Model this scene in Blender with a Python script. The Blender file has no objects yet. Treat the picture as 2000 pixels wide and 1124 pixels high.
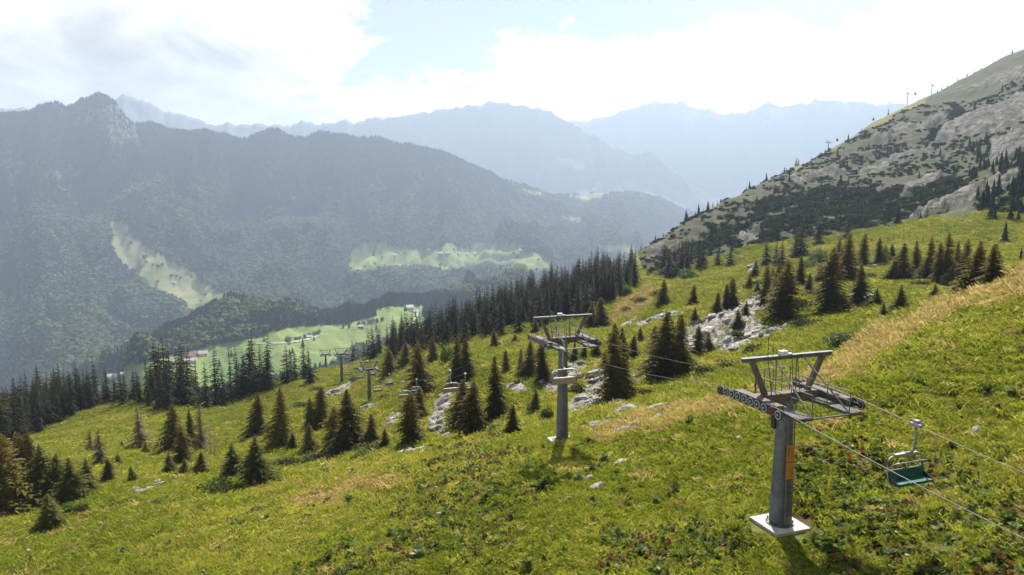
import bpy, math, random
import numpy as np
from mathutils import Vector, Matrix

S = bpy.context.scene
COL = S.collection
R = math.radians

# ------------------------------------------------------------------ camera
F = 1389.0            # focal length in photo pixels (photo 2000 x 1124)
PITCH = math.atan(177.0 / F)
cam_d = bpy.data.cameras.new('camera')
cam_d.sensor_width = 36.0
cam_d.lens = F / 2000.0 * 36.0
cam_d.clip_start = 0.3
cam_d.clip_end = 60000
cam = bpy.data.objects.new('camera', cam_d)
COL.objects.link(cam)
cam.location = (0, 0, 0)
cam.rotation_euler = (R(90) - PITCH, 0, 0)
S.camera = cam

# ------------------------------------------------------------------ sun, sky, exposure
SUN_EL, SUN_AZ = 50.0, 9.0          # azimuth to the right of straight ahead (+Y)
sd = bpy.data.lights.new('sun', 'SUN')
sd.energy = 5.0
sd.angle = R(0.53)
sd.color = (1.0, 0.95, 0.86)
sun = bpy.data.objects.new('sun', sd)
COL.objects.link(sun)
_sv = Vector((math.sin(R(SUN_AZ)) * math.cos(R(SUN_EL)), math.cos(R(SUN_AZ)) * math.cos(R(SUN_EL)), math.sin(R(SUN_EL))))
sun.rotation_euler = _sv.to_track_quat('Z', 'Y').to_euler()

W = bpy.data.worlds.new('World')
S.world = W
W.use_nodes = True
SKY_STRENGTH = 0.05


class NT:
    """small helper to write node graphs"""
    def __init__(self, tree):
        self.t = tree
        self.n = tree.nodes
        self.n.clear()

    def node(self, typ, **kw):
        nd = self.n.new(typ)
        for k, v in kw.items():
            setattr(nd, k, v)
        return nd

    def put(self, sock, v):
        if v is None:
            return
        if hasattr(v, 'is_output') or isinstance(v, bpy.types.NodeSocket):
            self.t.links.new(v, sock)
        else:
            if isinstance(v, (tuple, list)) and len(v) == 3 and sock.type == 'RGBA':
                v = (*v, 1.0)
            sock.default_value = v

    def math(self, op, a, b=None, c=None, clamp=False):
        nd = self.node('ShaderNodeMath', operation=op, use_clamp=clamp)
        for i, v in enumerate((a, b, c)):
            if v is not None:
                self.put(nd.inputs[i], v)
        return nd.outputs[0]

    def vmath(self, op, a, b=None):
        nd = self.node('ShaderNodeVectorMath', operation=op)
        self.put(nd.inputs[0], a)
        if b is not None:
            self.put(nd.inputs[1], b)
        return nd.outputs['Value'] if op in ('DOT_PRODUCT', 'LENGTH') else nd.outputs[0]

    def mix(self, f, a, b, blend='MIX'):
        nd = self.node('ShaderNodeMix', data_type='RGBA', blend_type=blend)
        self.put(nd.inputs[0], f)
        self.put(nd.inputs[6], a)
        self.put(nd.inputs[7], b)
        return nd.outputs[2]

    def noise(self, vec, scale, detail=3.0, rough=0.55, dist=0.0):
        nd = self.node('ShaderNodeTexNoise')
        self.put(nd.inputs['Vector'], vec)
        nd.inputs['Scale'].default_value = scale
        nd.inputs['Detail'].default_value = detail
        nd.inputs['Roughness'].default_value = rough
        nd.inputs['Distortion'].default_value = dist
        return nd.outputs[0]

    def voro(self, vec, scale, feature='F1', out=0):
        nd = self.node('ShaderNodeTexVoronoi', feature=feature)
        self.put(nd.inputs['Vector'], vec)
        nd.inputs['Scale'].default_value = scale
        return nd.outputs[out]

    def ss(self, x, a, b, o0=0.0, o1=1.0):
        nd = self.node('ShaderNodeMapRange', interpolation_type='SMOOTHSTEP')
        self.put(nd.inputs[0], x)
        nd.inputs[1].default_value = a
        nd.inputs[2].default_value = b
        nd.inputs[3].default_value = o0
        nd.inputs[4].default_value = o1
        return nd.outputs[0]

    def attr(self, name, out=2):
        nd = self.node('ShaderNodeAttribute', attribute_name=name)
        return nd.outputs[out]


def build_world():
    g = NT(W.node_tree)
    out = g.node('ShaderNodeOutputWorld')
    bg = g.node('ShaderNodeBackground')
    bg.inputs[1].default_value = SKY_STRENGTH
    g.t.links.new(bg.outputs[0], out.inputs[0])
    sky = g.node('ShaderNodeTexSky', sky_type='NISHITA')
    sky.sun_disc = False
    sky.sun_elevation = R(SUN_EL)
    sky.sun_rotation = R(SUN_AZ)
    sky.altitude = 1600
    sky.air_density = 1.0
    sky.dust_density = 1.5
    tc = g.node('ShaderNodeTexCoord')
    d = g.vmath('NORMALIZE', tc.outputs['Generated'])
    sep = g.node('ShaderNodeSeparateXYZ')
    g.put(sep.inputs[0], d)
    x, y, z = sep.outputs
    az = g.math('ARCTAN2', x, y)                    # radians right of +Y
    el = g.math('ARCSINE', z)
    # cloud puffs: noise on the direction, flattened vertically
    cmb = g.node('ShaderNodeCombineXYZ')
    g.put(cmb.inputs[0], az)
    g.put(cmb.inputs[1], g.math('MULTIPLY', el, 1.7))
    cmb.inputs[2].default_value = 3.7
    vec = cmb.outputs[0]
    n1 = g.noise(vec, 3.4, 10, 0.56, 0.25)
    n2 = g.noise(vec, 11.0, 8, 0.6, 0.3)
    # the cumulus bank on the left and the band of cloud above the ranges
    e1 = g.math('SUBTRACT', az, -0.50)
    e2 = g.math('SUBTRACT', el, 0.27)
    r1 = g.math('SQRT', g.math('ADD', g.math('POWER', g.math('DIVIDE', e1, 0.36), 2.0), g.math('POWER', g.math('DIVIDE', e2, 0.24), 2.0)))
    bank = g.ss(r1, 0.62, 1.18, 1.0, 0.0)
    band_top = g.math('ADD', 0.165, g.math('MULTIPLY', g.math('SUBTRACT', az, 0.1), 0.10))
    band = g.ss(g.math('SUBTRACT', el, band_top), -0.05, 0.075, 1.0, 0.0)
    veil = g.math('MULTIPLY', g.ss(az, 0.0, 0.42), 0.22)
    bias = g.math('ADD', g.math('MAXIMUM', bank, g.math('MULTIPLY', band, 0.95)), g.math('ADD', veil, -0.30))
    dens = g.math('ADD', g.math('ADD', g.math('SUBTRACT', n1, 0.5), g.math('MULTIPLY', g.math('SUBTRACT', n2, 0.5), 0.78)), g.math('MULTIPLY', bias, 0.52))
    cov = g.ss(dens, -0.01, 0.09)
    # grey undersides of the thick cloud: where the cloud is deep, its base is dark
    thick = g.ss(dens, 0.06, 0.30)
    sh = g.noise(vec, 5.2, 8, 0.6, 0.5)
    g1 = g.math('DIVIDE', g.math('SUBTRACT', az, -0.38), 0.36)
    g2 = g.math('DIVIDE', g.math('SUBTRACT', el, 0.172), 0.09)
    rg_ = g.math('SQRT', g.math('ADD', g.math('MULTIPLY', g1, g1), g.math('MULTIPLY', g2, g2)))
    deep = g.math('ADD', g.math('SUBTRACT', 1.0, rg_), g.math('MULTIPLY', g.math('SUBTRACT', sh, 0.5), 3.2))
    under = g.math('MULTIPLY', thick, g.ss(deep, -0.15, 1.0))
    soft = g.ss(g.noise(vec, 2.1, 6, 0.6, 0.3), 0.40, 0.62, 0.0, 0.45)
    # relief: puffs are bright on the side turned up to the sun and grey below
    off = g.vmath('ADD', vec, (0.012, 0.045, 0.0))
    m1 = g.noise(off, 3.4, 10, 0.56, 0.25)
    m2 = g.noise(off, 11.0, 8, 0.6, 0.3)
    rel = g.math('ADD', g.math('SUBTRACT', m1, n1), g.math('MULTIPLY', g.math('SUBTRACT', m2, n2), 0.5))
    puff = g.math('MULTIPLY', g.ss(rel, -0.04, 0.16, 0.0, 0.5), g.math('ADD', 0.25, g.math('MULTIPLY', bank, 0.75)))
    grey = g.math('MAXIMUM', under, g.math('MAXIMUM', g.math('MULTIPLY', soft, g.math('MULTIPLY', bank, 0.8)), puff))
    cc = g.mix(grey, (13.5, 12.6, 11.4), (2.6, 1.7, 0.5))
    thin = g.ss(az, 0.02, 0.5)
    haze_white = g.mix(g.math('MULTIPLY', thin, 0.65), g.vmath('MULTIPLY', sky.outputs[0], (0.95, 0.86, 0.84)), (8.6, 8.2, 7.7))
    col = g.mix(cov, haze_white, cc)
    g.put(bg.inputs[0], col)


build_world()

vs = S.view_settings
vs.view_transform = 'Standard'
vs.look = 'None'
vs.gamma = 1.0
vs.use_curve_mapping = False
vs.exposure = 1.12
S.render.engine = 'CYCLES'
S.cycles.use_denoising = True
S.cycles.denoiser = 'OPENIMAGEDENOISE'
S.cycles.max_bounces = 4
S.cycles.use_adaptive_sampling = True
S.cycles.adaptive_threshold = 0.02
S.cycles.diffuse_bounces = 2
S.cycles.glossy_bounces = 2
S.cycles.transmission_bounces = 2
S.cycles.transparent_max_bounces = 8
S.cycles.volume_bounces = 0
S.cycles.sample_clamp_indirect = 8.0

rng = np.random.default_rng(7)
random.seed(7)
# ------------------------------------------------------------------ pixel -> direction
CP, SP = math.cos(PITCH), math.sin(PITCH)


def pix_dir(u, v):
    """photo pixel -> world direction with camera depth 1"""
    a = (np.asarray(u, float) - 1000.0) / F
    b = -(np.asarray(v, float) - 562.0) / F
    return np.stack([a, CP + b * SP, -SP + b * CP], -1)


def pix_at(u, v, d):
    return pix_dir(u, v) * np.asarray(d, float)[..., None]


def to_pix(P):
    P = np.asarray(P, float)
    dep = P[..., 1] * CP - P[..., 2] * SP
    up = P[..., 1] * SP + P[..., 2] * CP
    dep = np.where(dep < 0.1, 0.1, dep)
    return 1000 + F * P[..., 0] / dep, 562 - F * up / dep, dep


# ------------------------------------------------------------------ noise
def _hash(ix, iy, seed):
    h = (ix.astype(np.int64) * 374761393 + iy.astype(np.int64) * 668265263 + seed * 1442695041) & 0xFFFFFFFF
    h = ((h ^ (h >> 13)) * 1274126177) & 0xFFFFFFFF
    h = h ^ (h >> 16)
    return (h & 0xFFFF) / 65535.0


_GT = {}


def _gtab(seed):
    if seed not in _GT:
        i, j = np.meshgrid(np.arange(256), np.arange(256), indexing='ij')
        a = _hash(i, j, seed) * 6.28318
        _GT[seed] = (np.cos(a).ravel(), np.sin(a).ravel())
    return _GT[seed]


def gnoise(x, y, seed=0):
    x = np.asarray(x, float)
    y = np.asarray(y, float)
    gc, gs = _gtab(seed)
    fx0 = np.floor(x)
    fy0 = np.floor(y)
    fx = x - fx0
    fy = y - fy0
    ix = fx0.astype(np.int32) & 255
    iy = fy0.astype(np.int32) & 255
    ix1 = ((ix + 1) & 255) << 8
    ix = ix << 8
    iy1 = (iy + 1) & 255
    sx = fx * fx * fx * (fx * (fx * 6 - 15) + 10)
    sy = fy * fy * fy * (fy * (fy * 6 - 15) + 10)
    k = ix + iy
    a0 = gc[k] * fx + gs[k] * fy
    k = ix1 + iy
    a1 = gc[k] * (fx - 1) + gs[k] * fy
    k = ix + iy1
    b0 = gc[k] * fx + gs[k] * (fy - 1)
    k = ix1 + iy1
    b1 = gc[k] * (fx - 1) + gs[k] * (fy - 1)
    a = a0 + (a1 - a0) * sx
    b = b0 + (b1 - b0) * sx
    return (a + (b - a) * sy) * 1.5


def fbm(x, y, octv=4, seed=0, gain=0.5):
    t = 0.0
    amp = 1.0
    for o in range(octv):
        t = t + amp * gnoise(x * 2 ** o + 17.3 * o, y * 2 ** o - 9.1 * o, seed + o)
        amp *= gain
    return t


def ridged(x, y, octv=4, seed=0, gain=0.5):
    t = 0.0
    amp = 1.0
    for o in range(octv):
        t = t + amp * (1 - 2 * np.abs(gnoise(x * 2 ** o + 5.3 * o, y * 2 ** o + 3.1 * o, seed + o)))
        amp *= gain
    return t


def sstep(x, a, b):
    t = np.clip((x - a) / (b - a), 0, 1)
    return t * t * (3 - 2 * t)


def in_poly(u, v, poly):
    u = np.asarray(u)
    v = np.asarray(v)
    ins = np.zeros(u.shape, bool)
    n = len(poly)
    for i in range(n):
        x0, y0 = poly[i]
        x1, y1 = poly[(i + 1) % n]
        c = ((y0 > v) != (y1 > v)) & (u < (x1 - x0) * (v - y0) / (y1 - y0 + 1e-9) + x0)
        ins ^= c
    return ins


# ------------------------------------------------------------------ ground: a smooth surface through surveyed points
# photo column, row and distance of spots whose range is known from towers, chairs, trees of usual height
PTS = [
    # spur under the camera and the first tower
    (1522, 1028, 36), (1522, 1124, 32), (2000, 1124, 27.5), (1775, 1040, 34), (1775, 960, 38.5), (1250, 1124, 36), (1000, 1124, 40), (750, 1124, 46),
    (500, 1124, 54), (250, 1124, 63), (0, 1124, 73), (-300, 1124, 84), (2000, 960, 33), (2300, 1000, 27), (2000, 800, 42), (1800, 800, 47), (1650, 850, 45),
    (1300, 1000, 44), (1350, 880, 53), (1000, 1000, 49), (750, 1000, 66), (500, 1010, 78), (250, 1010, 88), (0, 1040, 92), (-300, 1050, 105),
    (1098, 860, 63), (1250, 830, 66), (1450, 780, 63), (1000, 920, 59), (800, 920, 77), (650, 930, 90), (925, 862, 84), (803, 872, 98), (500, 947, 98), (90, 1040, 92),
    (1580, 745, 68), (2200, 860, 33), (2200, 640, 46), (1900, 700, 52), (1750, 720, 56),
    # crest on the right and the hollow behind it
    (2000, 547, 70), (1900, 590, 71), (1790, 640, 72), (1700, 680, 74), (1640, 700, 78), (2150, 480, 70),
    (1645, 668, 90), (1560, 690, 96), (1450, 700, 108), (1720, 632, 112), (1756, 612, 118), (1822, 590, 122), (1905, 575, 140), (2000, 542, 170), (2150, 500, 200),
    (1205, 785, 98), (1150, 800, 92), (1300, 748, 106), (1380, 692, 122), (1200, 720, 125), (1340, 650, 142), (1440, 640, 138),
    (1530, 628, 136), (1620, 610, 136), (1500, 590, 160), (1650, 560, 165), (1750, 555, 165), (1850, 555, 160),
    (1295, 606, 190), (1400, 600, 165), (1230, 640, 195), (1180, 660, 160), (1100, 700, 140), (1000, 720, 140), (1040, 740, 122), (930, 720, 150), (880, 770, 138), (965, 830, 104),
    # lower lift line, meadow hollow
    (800, 740, 190), (722, 793, 180), (668, 752, 247), (637, 727, 318), (640, 790, 200), (720, 840, 138), (675, 887, 114), (600, 850, 140), (550, 872, 132), (507, 853, 150), (600, 900, 118),
    (400, 890, 142), (285, 885, 158), (200, 900, 142), (100, 950, 120), (0, 1000, 112), (-250, 1000, 125), (345, 885, 150), (450, 830, 195), (300, 820, 205), (180, 850, 180), (60, 880, 165), (-200, 900, 170),
    (420, 795, 250), (560, 770, 240), (200, 800, 240), (80, 830, 235), (0, 850, 225), (-250, 860, 230), (520, 750, 275), (600, 742, 275), (300, 770, 270), (100, 800, 275), (-250, 820, 280),
    # crest that carries the dark forest
    (690, 714, 300), (780, 690, 265), (850, 680, 240), (950, 665, 225), (1050, 645, 230), (1130, 622, 240), (1200, 600, 245),
    (780, 672, 310), (900, 642, 320), (1000, 606, 335), (1100, 566, 350), (1180, 543, 370), (1240, 528, 400),
    (1270, 556, 290), (1290, 545, 320), (1330, 545, 310), (1430, 530, 300), (1500, 525, 270), (1580, 500, 300), (1650, 480, 330), (1720, 470, 300), (1800, 480, 260), (1900, 490, 240), (2000, 470, 240), (2200, 440, 250),
    # rocky flank
    (1300, 515, 400), (1400, 490, 400), (1500, 470, 400), (1600, 450, 420), (1700, 440, 420), (1800, 420, 400), (1900, 390, 360), (2000, 360, 330), (2200, 320, 330),
    (1400, 440, 500), (1500, 400, 560), (1600, 390, 540), (1700, 370, 540), (1800, 350, 520), (1900, 330, 500), (2000, 290, 480), (2200, 200, 480),
    (1600, 330, 680), (1700, 310, 680), (1800, 280, 680), (1900, 240, 680), (2000, 210, 660),
    (1240, 497, 440), (1300, 462, 480), (1350, 428, 530), (1405, 400, 570), (1460, 373, 620), (1510, 350, 670), (1560, 325, 720), (1617, 296, 770), (1700, 245, 840), (1765, 212, 890), (1810, 190, 920),
    (1870, 160, 950), (1925, 132, 960), (1960, 112, 960), (2000, 98, 960), (2200, 0, 980), (2500, -120, 1000),
    (1850, 200, 850), (1950, 160, 850),
    # across the valley: near wooded knoll with meadow
    (560, 697, 1500), (700, 642, 1700), (760, 625, 1780), (240, 742, 1400), (330, 705, 1500), (450, 690, 1530), (600, 660, 1650), (640, 640, 1720), (800, 606, 1900), (760, 605, 1900),
    (200, 716, 1750), (300, 662, 1850), (400, 614, 1900), (450, 592, 1930), (520, 602, 1930), (600, 603, 1930), (700, 594, 1950), (760, 588, 1980), (850, 578, 2150), (950, 562, 2250), (1040, 553, 2350),
    # far mountain, front face
    (0, 745, 2350), (100, 705, 2450), (-300, 740, 2350), (0, 600, 2800), (100, 640, 2700), (200, 620, 2800), (100, 500, 3100), (0, 400, 3450), (0, 300, 3850), (-300, 500, 3100), (-300, 350, 3700),
    (350, 590, 2950), (450, 570, 2950), (300, 500, 3350), (200, 400, 3700), (300, 400, 3750), (150, 300, 4050), (300, 300, 4150), (230, 440, 3600), (600, 580, 3050), (760, 560, 3250),
    (600, 500, 3600), (600, 400, 4050), (600, 320, 4350), (450, 450, 3650), (450, 350, 4050), (700, 520, 3550), (850, 520, 3600), (1000, 520, 3650), (1060, 518, 3700), (700, 485, 3900), (850, 485, 3950), (950, 480, 4000),
    (800, 440, 4150), (900, 390, 4500), (750, 350, 4400), (1000, 440, 4500), (1100, 450, 4700), (1150, 480, 4500), (1200, 480, 4800), (1250, 440, 5500), (1300, 430, 5900), (1200, 420, 5600), (1100, 400, 5500), (1220, 500, 4500),
    # its skyline
    (-300, 250, 4300), (-150, 238, 4250), (0, 222, 4250), (60, 216, 4250), (78, 205, 4250), (110, 200, 4250), (150, 203, 4250), (168, 197, 4250), (190, 193, 4250), (212, 198, 4250), (235, 215, 4270), (250, 238, 4300),
    (300, 244, 4350), (400, 255, 4400), (440, 262, 4420), (480, 272, 4430), (512, 261, 4440), (535, 257, 4440), (620, 263, 4480), (680, 268, 4520), (745, 275, 4600), (800, 280, 4700), (860, 291, 4800), (900, 309, 4900),
    (950, 336, 5100), (1000, 356, 5350), (1050, 371, 5600), (1120, 381, 5900), (1190, 379, 6100), (1240, 378, 6200), (1290, 385, 6300), (1330, 402, 6400), (1355, 418, 6500), (1450, 470, 6800), (1600, 500, 7000), (1900, 520, 7000), (2300, 520, 7000),
]
# spots the photograph does not show: (azimuth column at row 562, horizontal distance, height)
HID = []
for u_, zz in ((-900, -33), (-300, -30), (300, -27), (1000, -21), (1700, -15), (2300, -11), (2900, -7)):
    HID.append((u_, 12.0, zz * 0.35 - 12.5 if u_ < 1500 else zz * 0.5 - 8))
for u_ in (-1200, -700):
    HID += [(u_, 60, -36), (u_, 150, -62), (u_, 300, -105)]
for u_ in (2600, 3200):
    HID += [(u_, 40, -2), (u_, 90, 4), (u_, 300, 60), (u_, 800, 260)]
for u_, r0, z0 in ((-700, 420, -190), (-250, 420, -190), (0, 400, -175), (200, 400, -170), (400, 400, -165), (600, 430, -165), (760, 430, -150), (900, 440, -135), (1000, 450, -125), (1100, 480, -110), (1180, 520, -100), (1240, 640, -120)):
    HID += [(u_, r0, z0), (u_, r0 * 1.8, z0 * 2.1 - 40), (u_, 1150, -480)]
for u_, r0, z0 in ((1300, 700, -130), (1405, 790, -90), (1510, 930, -40), (1617, 1080, 0), (1765, 1320, 40), (1925, 1460, 90), (2100, 1560, 120), (2500, 1700, 160)):
    HID += [(u_, r0, z0), (u_, r0 * 1.5, z0 * 1.0 - 260), (u_, 2600, -640)]
for u_ in (-900, -300, 0, 200):
    HID += [(u_, 1600, -640)]
for u_, r0 in ((200, 2150), (330, 2300), (450, 2400), (600, 2450), (760, 2500), (900, 2700), (1040, 2850)):
    HID += [(u_, r0, -470)]
for u_ in (1150, 1300, 1500, 1800):
    HID += [(u_, 1900, -620), (u_, 3400, -620)]
for u_, r0 in ((-500, 5600), (0, 5600), (190, 5600), (500, 5900), (800, 6200), (1050, 7400), (1250, 7900), (1500, 8200), (2000, 8300)):
    HID += [(u_, r0, -500), (u_, 9500, -700)]

KT = 3.0


def _tps_fit():
    U = np.array([p[0] for p in PTS], float)
    V = np.array([p[1] for p in PTS], float)
    D = np.array([p[2] for p in PTS], float)
    P = pix_at(U, V, D)
    r = np.hypot(P[:, 0], P[:, 1])
    th = np.arctan2(P[:, 0], P[:, 1])
    e = P[:, 2] / r
    h = np.array(HID, float)
    d2 = pix_dir(h[:, 0], np.full(len(h), 562.0))
    th2 = np.arctan2(d2[:, 0], d2[:, 1])
    th = np.concatenate([th, th2])
    r = np.concatenate([r, h[:, 1]])
    e = np.concatenate([e, h[:, 2] / h[:, 1]])
    X = np.stack([th * KT, np.log(r)], -1)
    n = len(X)
    d = np.hypot(X[:, None, 0] - X[None, :, 0], X[:, None, 1] - X[None, :, 1])
    K = np.where(d > 1e-9, d * d * np.log(d + 1e-12), 0.0)
    K += np.eye(n) * 2e-4
    Pm = np.concatenate([np.ones((n, 1)), X], 1)
    A = np.zeros((n + 3, n + 3))
    A[:n, :n] = K
    A[:n, n:] = Pm
    A[n:, :n] = Pm.T
    b = np.concatenate([e, np.zeros(3)])
    w = np.linalg.solve(A, b)
    return X, w


TX, TW = _tps_fit()
# tabulate it on a fine (azimuth, log distance) grid, then look it up
GT = np.linspace(R(-110), R(110), 441)
GL = np.linspace(math.log(4.0), math.log(9800.0), 560)


def _table():
    out = np.empty((len(GT), len(GL)))
    for i, t in enumerate(GT):
        dx = (t * KT - TX[:, 0])[None, :]
        dy = GL[:, None] - TX[None, :, 1]
        d = np.sqrt(dx * dx + dy * dy)
        out[i] = (d * d * np.log(d + 1e-12)) @ TW[:-3] + TW[-3] + TW[-2] * t * KT + TW[-1] * GL
    return out


TAB = _table()


def base_e(th, lr):
    fi = np.clip((th - GT[0]) / (GT[1] - GT[0]), 0, len(GT) - 1.001)
    fj = np.clip((lr - GL[0]) / (GL[1] - GL[0]), 0, len(GL) - 1.001)
    i = fi.astype(int)
    j = fj.astype(int)
    a = fi - i
    b = fj - j
    return TAB[i, j] * (1 - a) * (1 - b) + TAB[i + 1, j] * a * (1 - b) + TAB[i, j + 1] * (1 - a) * b + TAB[i + 1, j + 1] * a * b


# the two skylines of the photograph: the rocky flank and the mountain across the valley
SKY_FLANK = [(1180, 540, 380), (1240, 497, 440), (1300, 462, 480), (1350, 428, 530), (1405, 400, 570), (1460, 373, 620), (1510, 350, 670), (1560, 325, 720), (1617, 296, 770), (1700, 245, 840), (1765, 212, 890), (1810, 190, 920),
             (1870, 160, 950), (1925, 132, 960), (1960, 112, 960), (2000, 98, 960), (2200, 0, 980), (2500, -120, 1000), (3300, -300, 1000)]
SKY_FAR = [p for p in PTS if p[2] >= 4250 and PTS.index(p) >= PTS.index((-300, 250, 4300))]


def _sky(lst):
    P = pix_at(np.array([p[0] for p in lst]), np.array([p[1] for p in lst]), np.array([p[2] for p in lst]))
    r = np.hypot(P[:, 0], P[:, 1])
    t = np.arctan2(P[:, 0], P[:, 1])
    o = np.argsort(t)
    return t[o], np.log(r)[o], (P[:, 2] / r)[o]


SK1, SK2 = _sky(SKY_FLANK), _sky(SKY_FAR)
TH_FLANK = SK1[0][0]

# ---- where bare limestone shows (photo outlines of the outcrops, laid on the ground)
FLANK_POLY = [(1240, 500), (1350, 430), (1617, 297), (1810, 190), (2010, 90), (2600, -150), (2600, 380), (2000, 400), (1850, 430), (1750, 450), (1640, 470), (1500, 490), (1400, 510), (1300, 535), (1260, 550)]
CLIFFS = [
    [(1670, 335), (1740, 310), (1810, 300), (1850, 250), (1900, 235), (1960, 205), (2060, 165), (2060, 235), (1950, 262), (1900, 275), (1840, 285), (1800, 305), (1740, 325), (1700, 338)],
    [(1880, 180), (1940, 155), (2060, 110), (2060, 130), (1960, 165), (1890, 190)],
    [(1700, 272), (1770, 248), (1850, 225), (1850, 238), (1780, 262), (1710, 285)],
    [(1930, 290), (1980, 265), (2060, 240), (2060, 300), (1990, 310), (1940, 330)],
    [(1780, 430), (1850, 400), (1930, 370), (1990, 350), (1990, 375), (1900, 405), (1830, 425), (1790, 440)],
    [(1540, 358), (1590, 342), (1660, 342), (1660, 352), (1600, 358), (1550, 366)],
    [(1760, 372), (1800, 362), (1830, 350), (1850, 358), (1810, 378), (1770, 390)], [(1700, 385), (1730, 378), (1735, 388), (1705, 396)],
    [(1430, 480), (1490, 462), (1495, 478), (1440, 500)], [(1270, 505), (1330, 480), (1330, 495), (1280, 520)],
]
OUTCROPS = [
    [(1325, 665), (1345, 640), (1385, 615), (1420, 598), (1455, 590), (1500, 575), (1525, 588), (1520, 608), (1480, 615), (1500, 640), (1480, 665), (1440, 690), (1385, 695), (1345, 690)],
    [(1480, 640), (1540, 632), (1545, 645), (1500, 662), (1450, 690), (1420, 688)],
    [(1100, 790), (1140, 750), (1165, 715), (1190, 715), (1195, 745), (1180, 775), (1190, 790), (1150, 805), (1108, 815)],
    [(1085, 720), (1130, 705), (1150, 715), (1125, 750), (1100, 765), (1060, 765), (1050, 745)],
    [(1150, 830), (1215, 800), (1250, 790), (1250, 798), (1200, 818), (1160, 838)],
    [(1195, 838), (1260, 822), (1300, 808), (1300, 818), (1240, 838), (1205, 845)],
    [(850, 860), (835, 830), (850, 800), (862, 770), (885, 770), (895, 790), (880, 815), (888, 840), (880, 862)],
    [(770, 885), (830, 870), (838, 880), (780, 892)], [(750, 820), (790, 800), (795, 815), (765, 838)],
    [(255, 965), (300, 950), (325, 935), (325, 945), (295, 965), (260, 972)],
    [(1245, 640), (1280, 618), (1330, 600), (1345, 612), (1300, 625), (1255, 648)],
    [(1215, 640), (1245, 622), (1260, 628), (1230, 650)], [(990, 760), (1020, 745), (1045, 760), (1010, 775)],
    [(1275, 800), (1320, 785), (1340, 790), (1300, 808)], [(1395, 600), (1440, 575), (1460, 580), (1420, 605)],
    [(700, 800), (740, 785), (745, 797), (712, 808)], [(1180, 790), (1230, 730), (1262, 735), (1240, 770), (1210, 800)],
    [(1660, 590), (1700, 565), (1720, 580), (1690, 600)], [(1460, 525), (1490, 505), (1500, 520), (1475, 540)], [(1690, 520), (1720, 505), (1730, 515), (1700, 530)],
    [(630, 770), (680, 745), (690, 755), (650, 780)],
]


def soft_poly(u, v, polys, nz, amp):
    """inside any outline, with an edge roughened by noise"""
    m = np.zeros(np.shape(u))
    du = amp * nz[0]
    dv = amp * 0.6 * nz[1]
    for p in polys:
        a = np.array(p)
        lo = a.min(0) - 30
        hi = a.max(0) + 30
        k = (u > lo[0]) & (u < hi[0]) & (v > lo[1]) & (v < hi[1])
        if k.any():
            m[k] = np.maximum(m[k], in_poly((u + du)[k], (v + dv)[k], p).astype(float))
    return m


PAD = (13.7, 34.6, -16.7)


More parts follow.
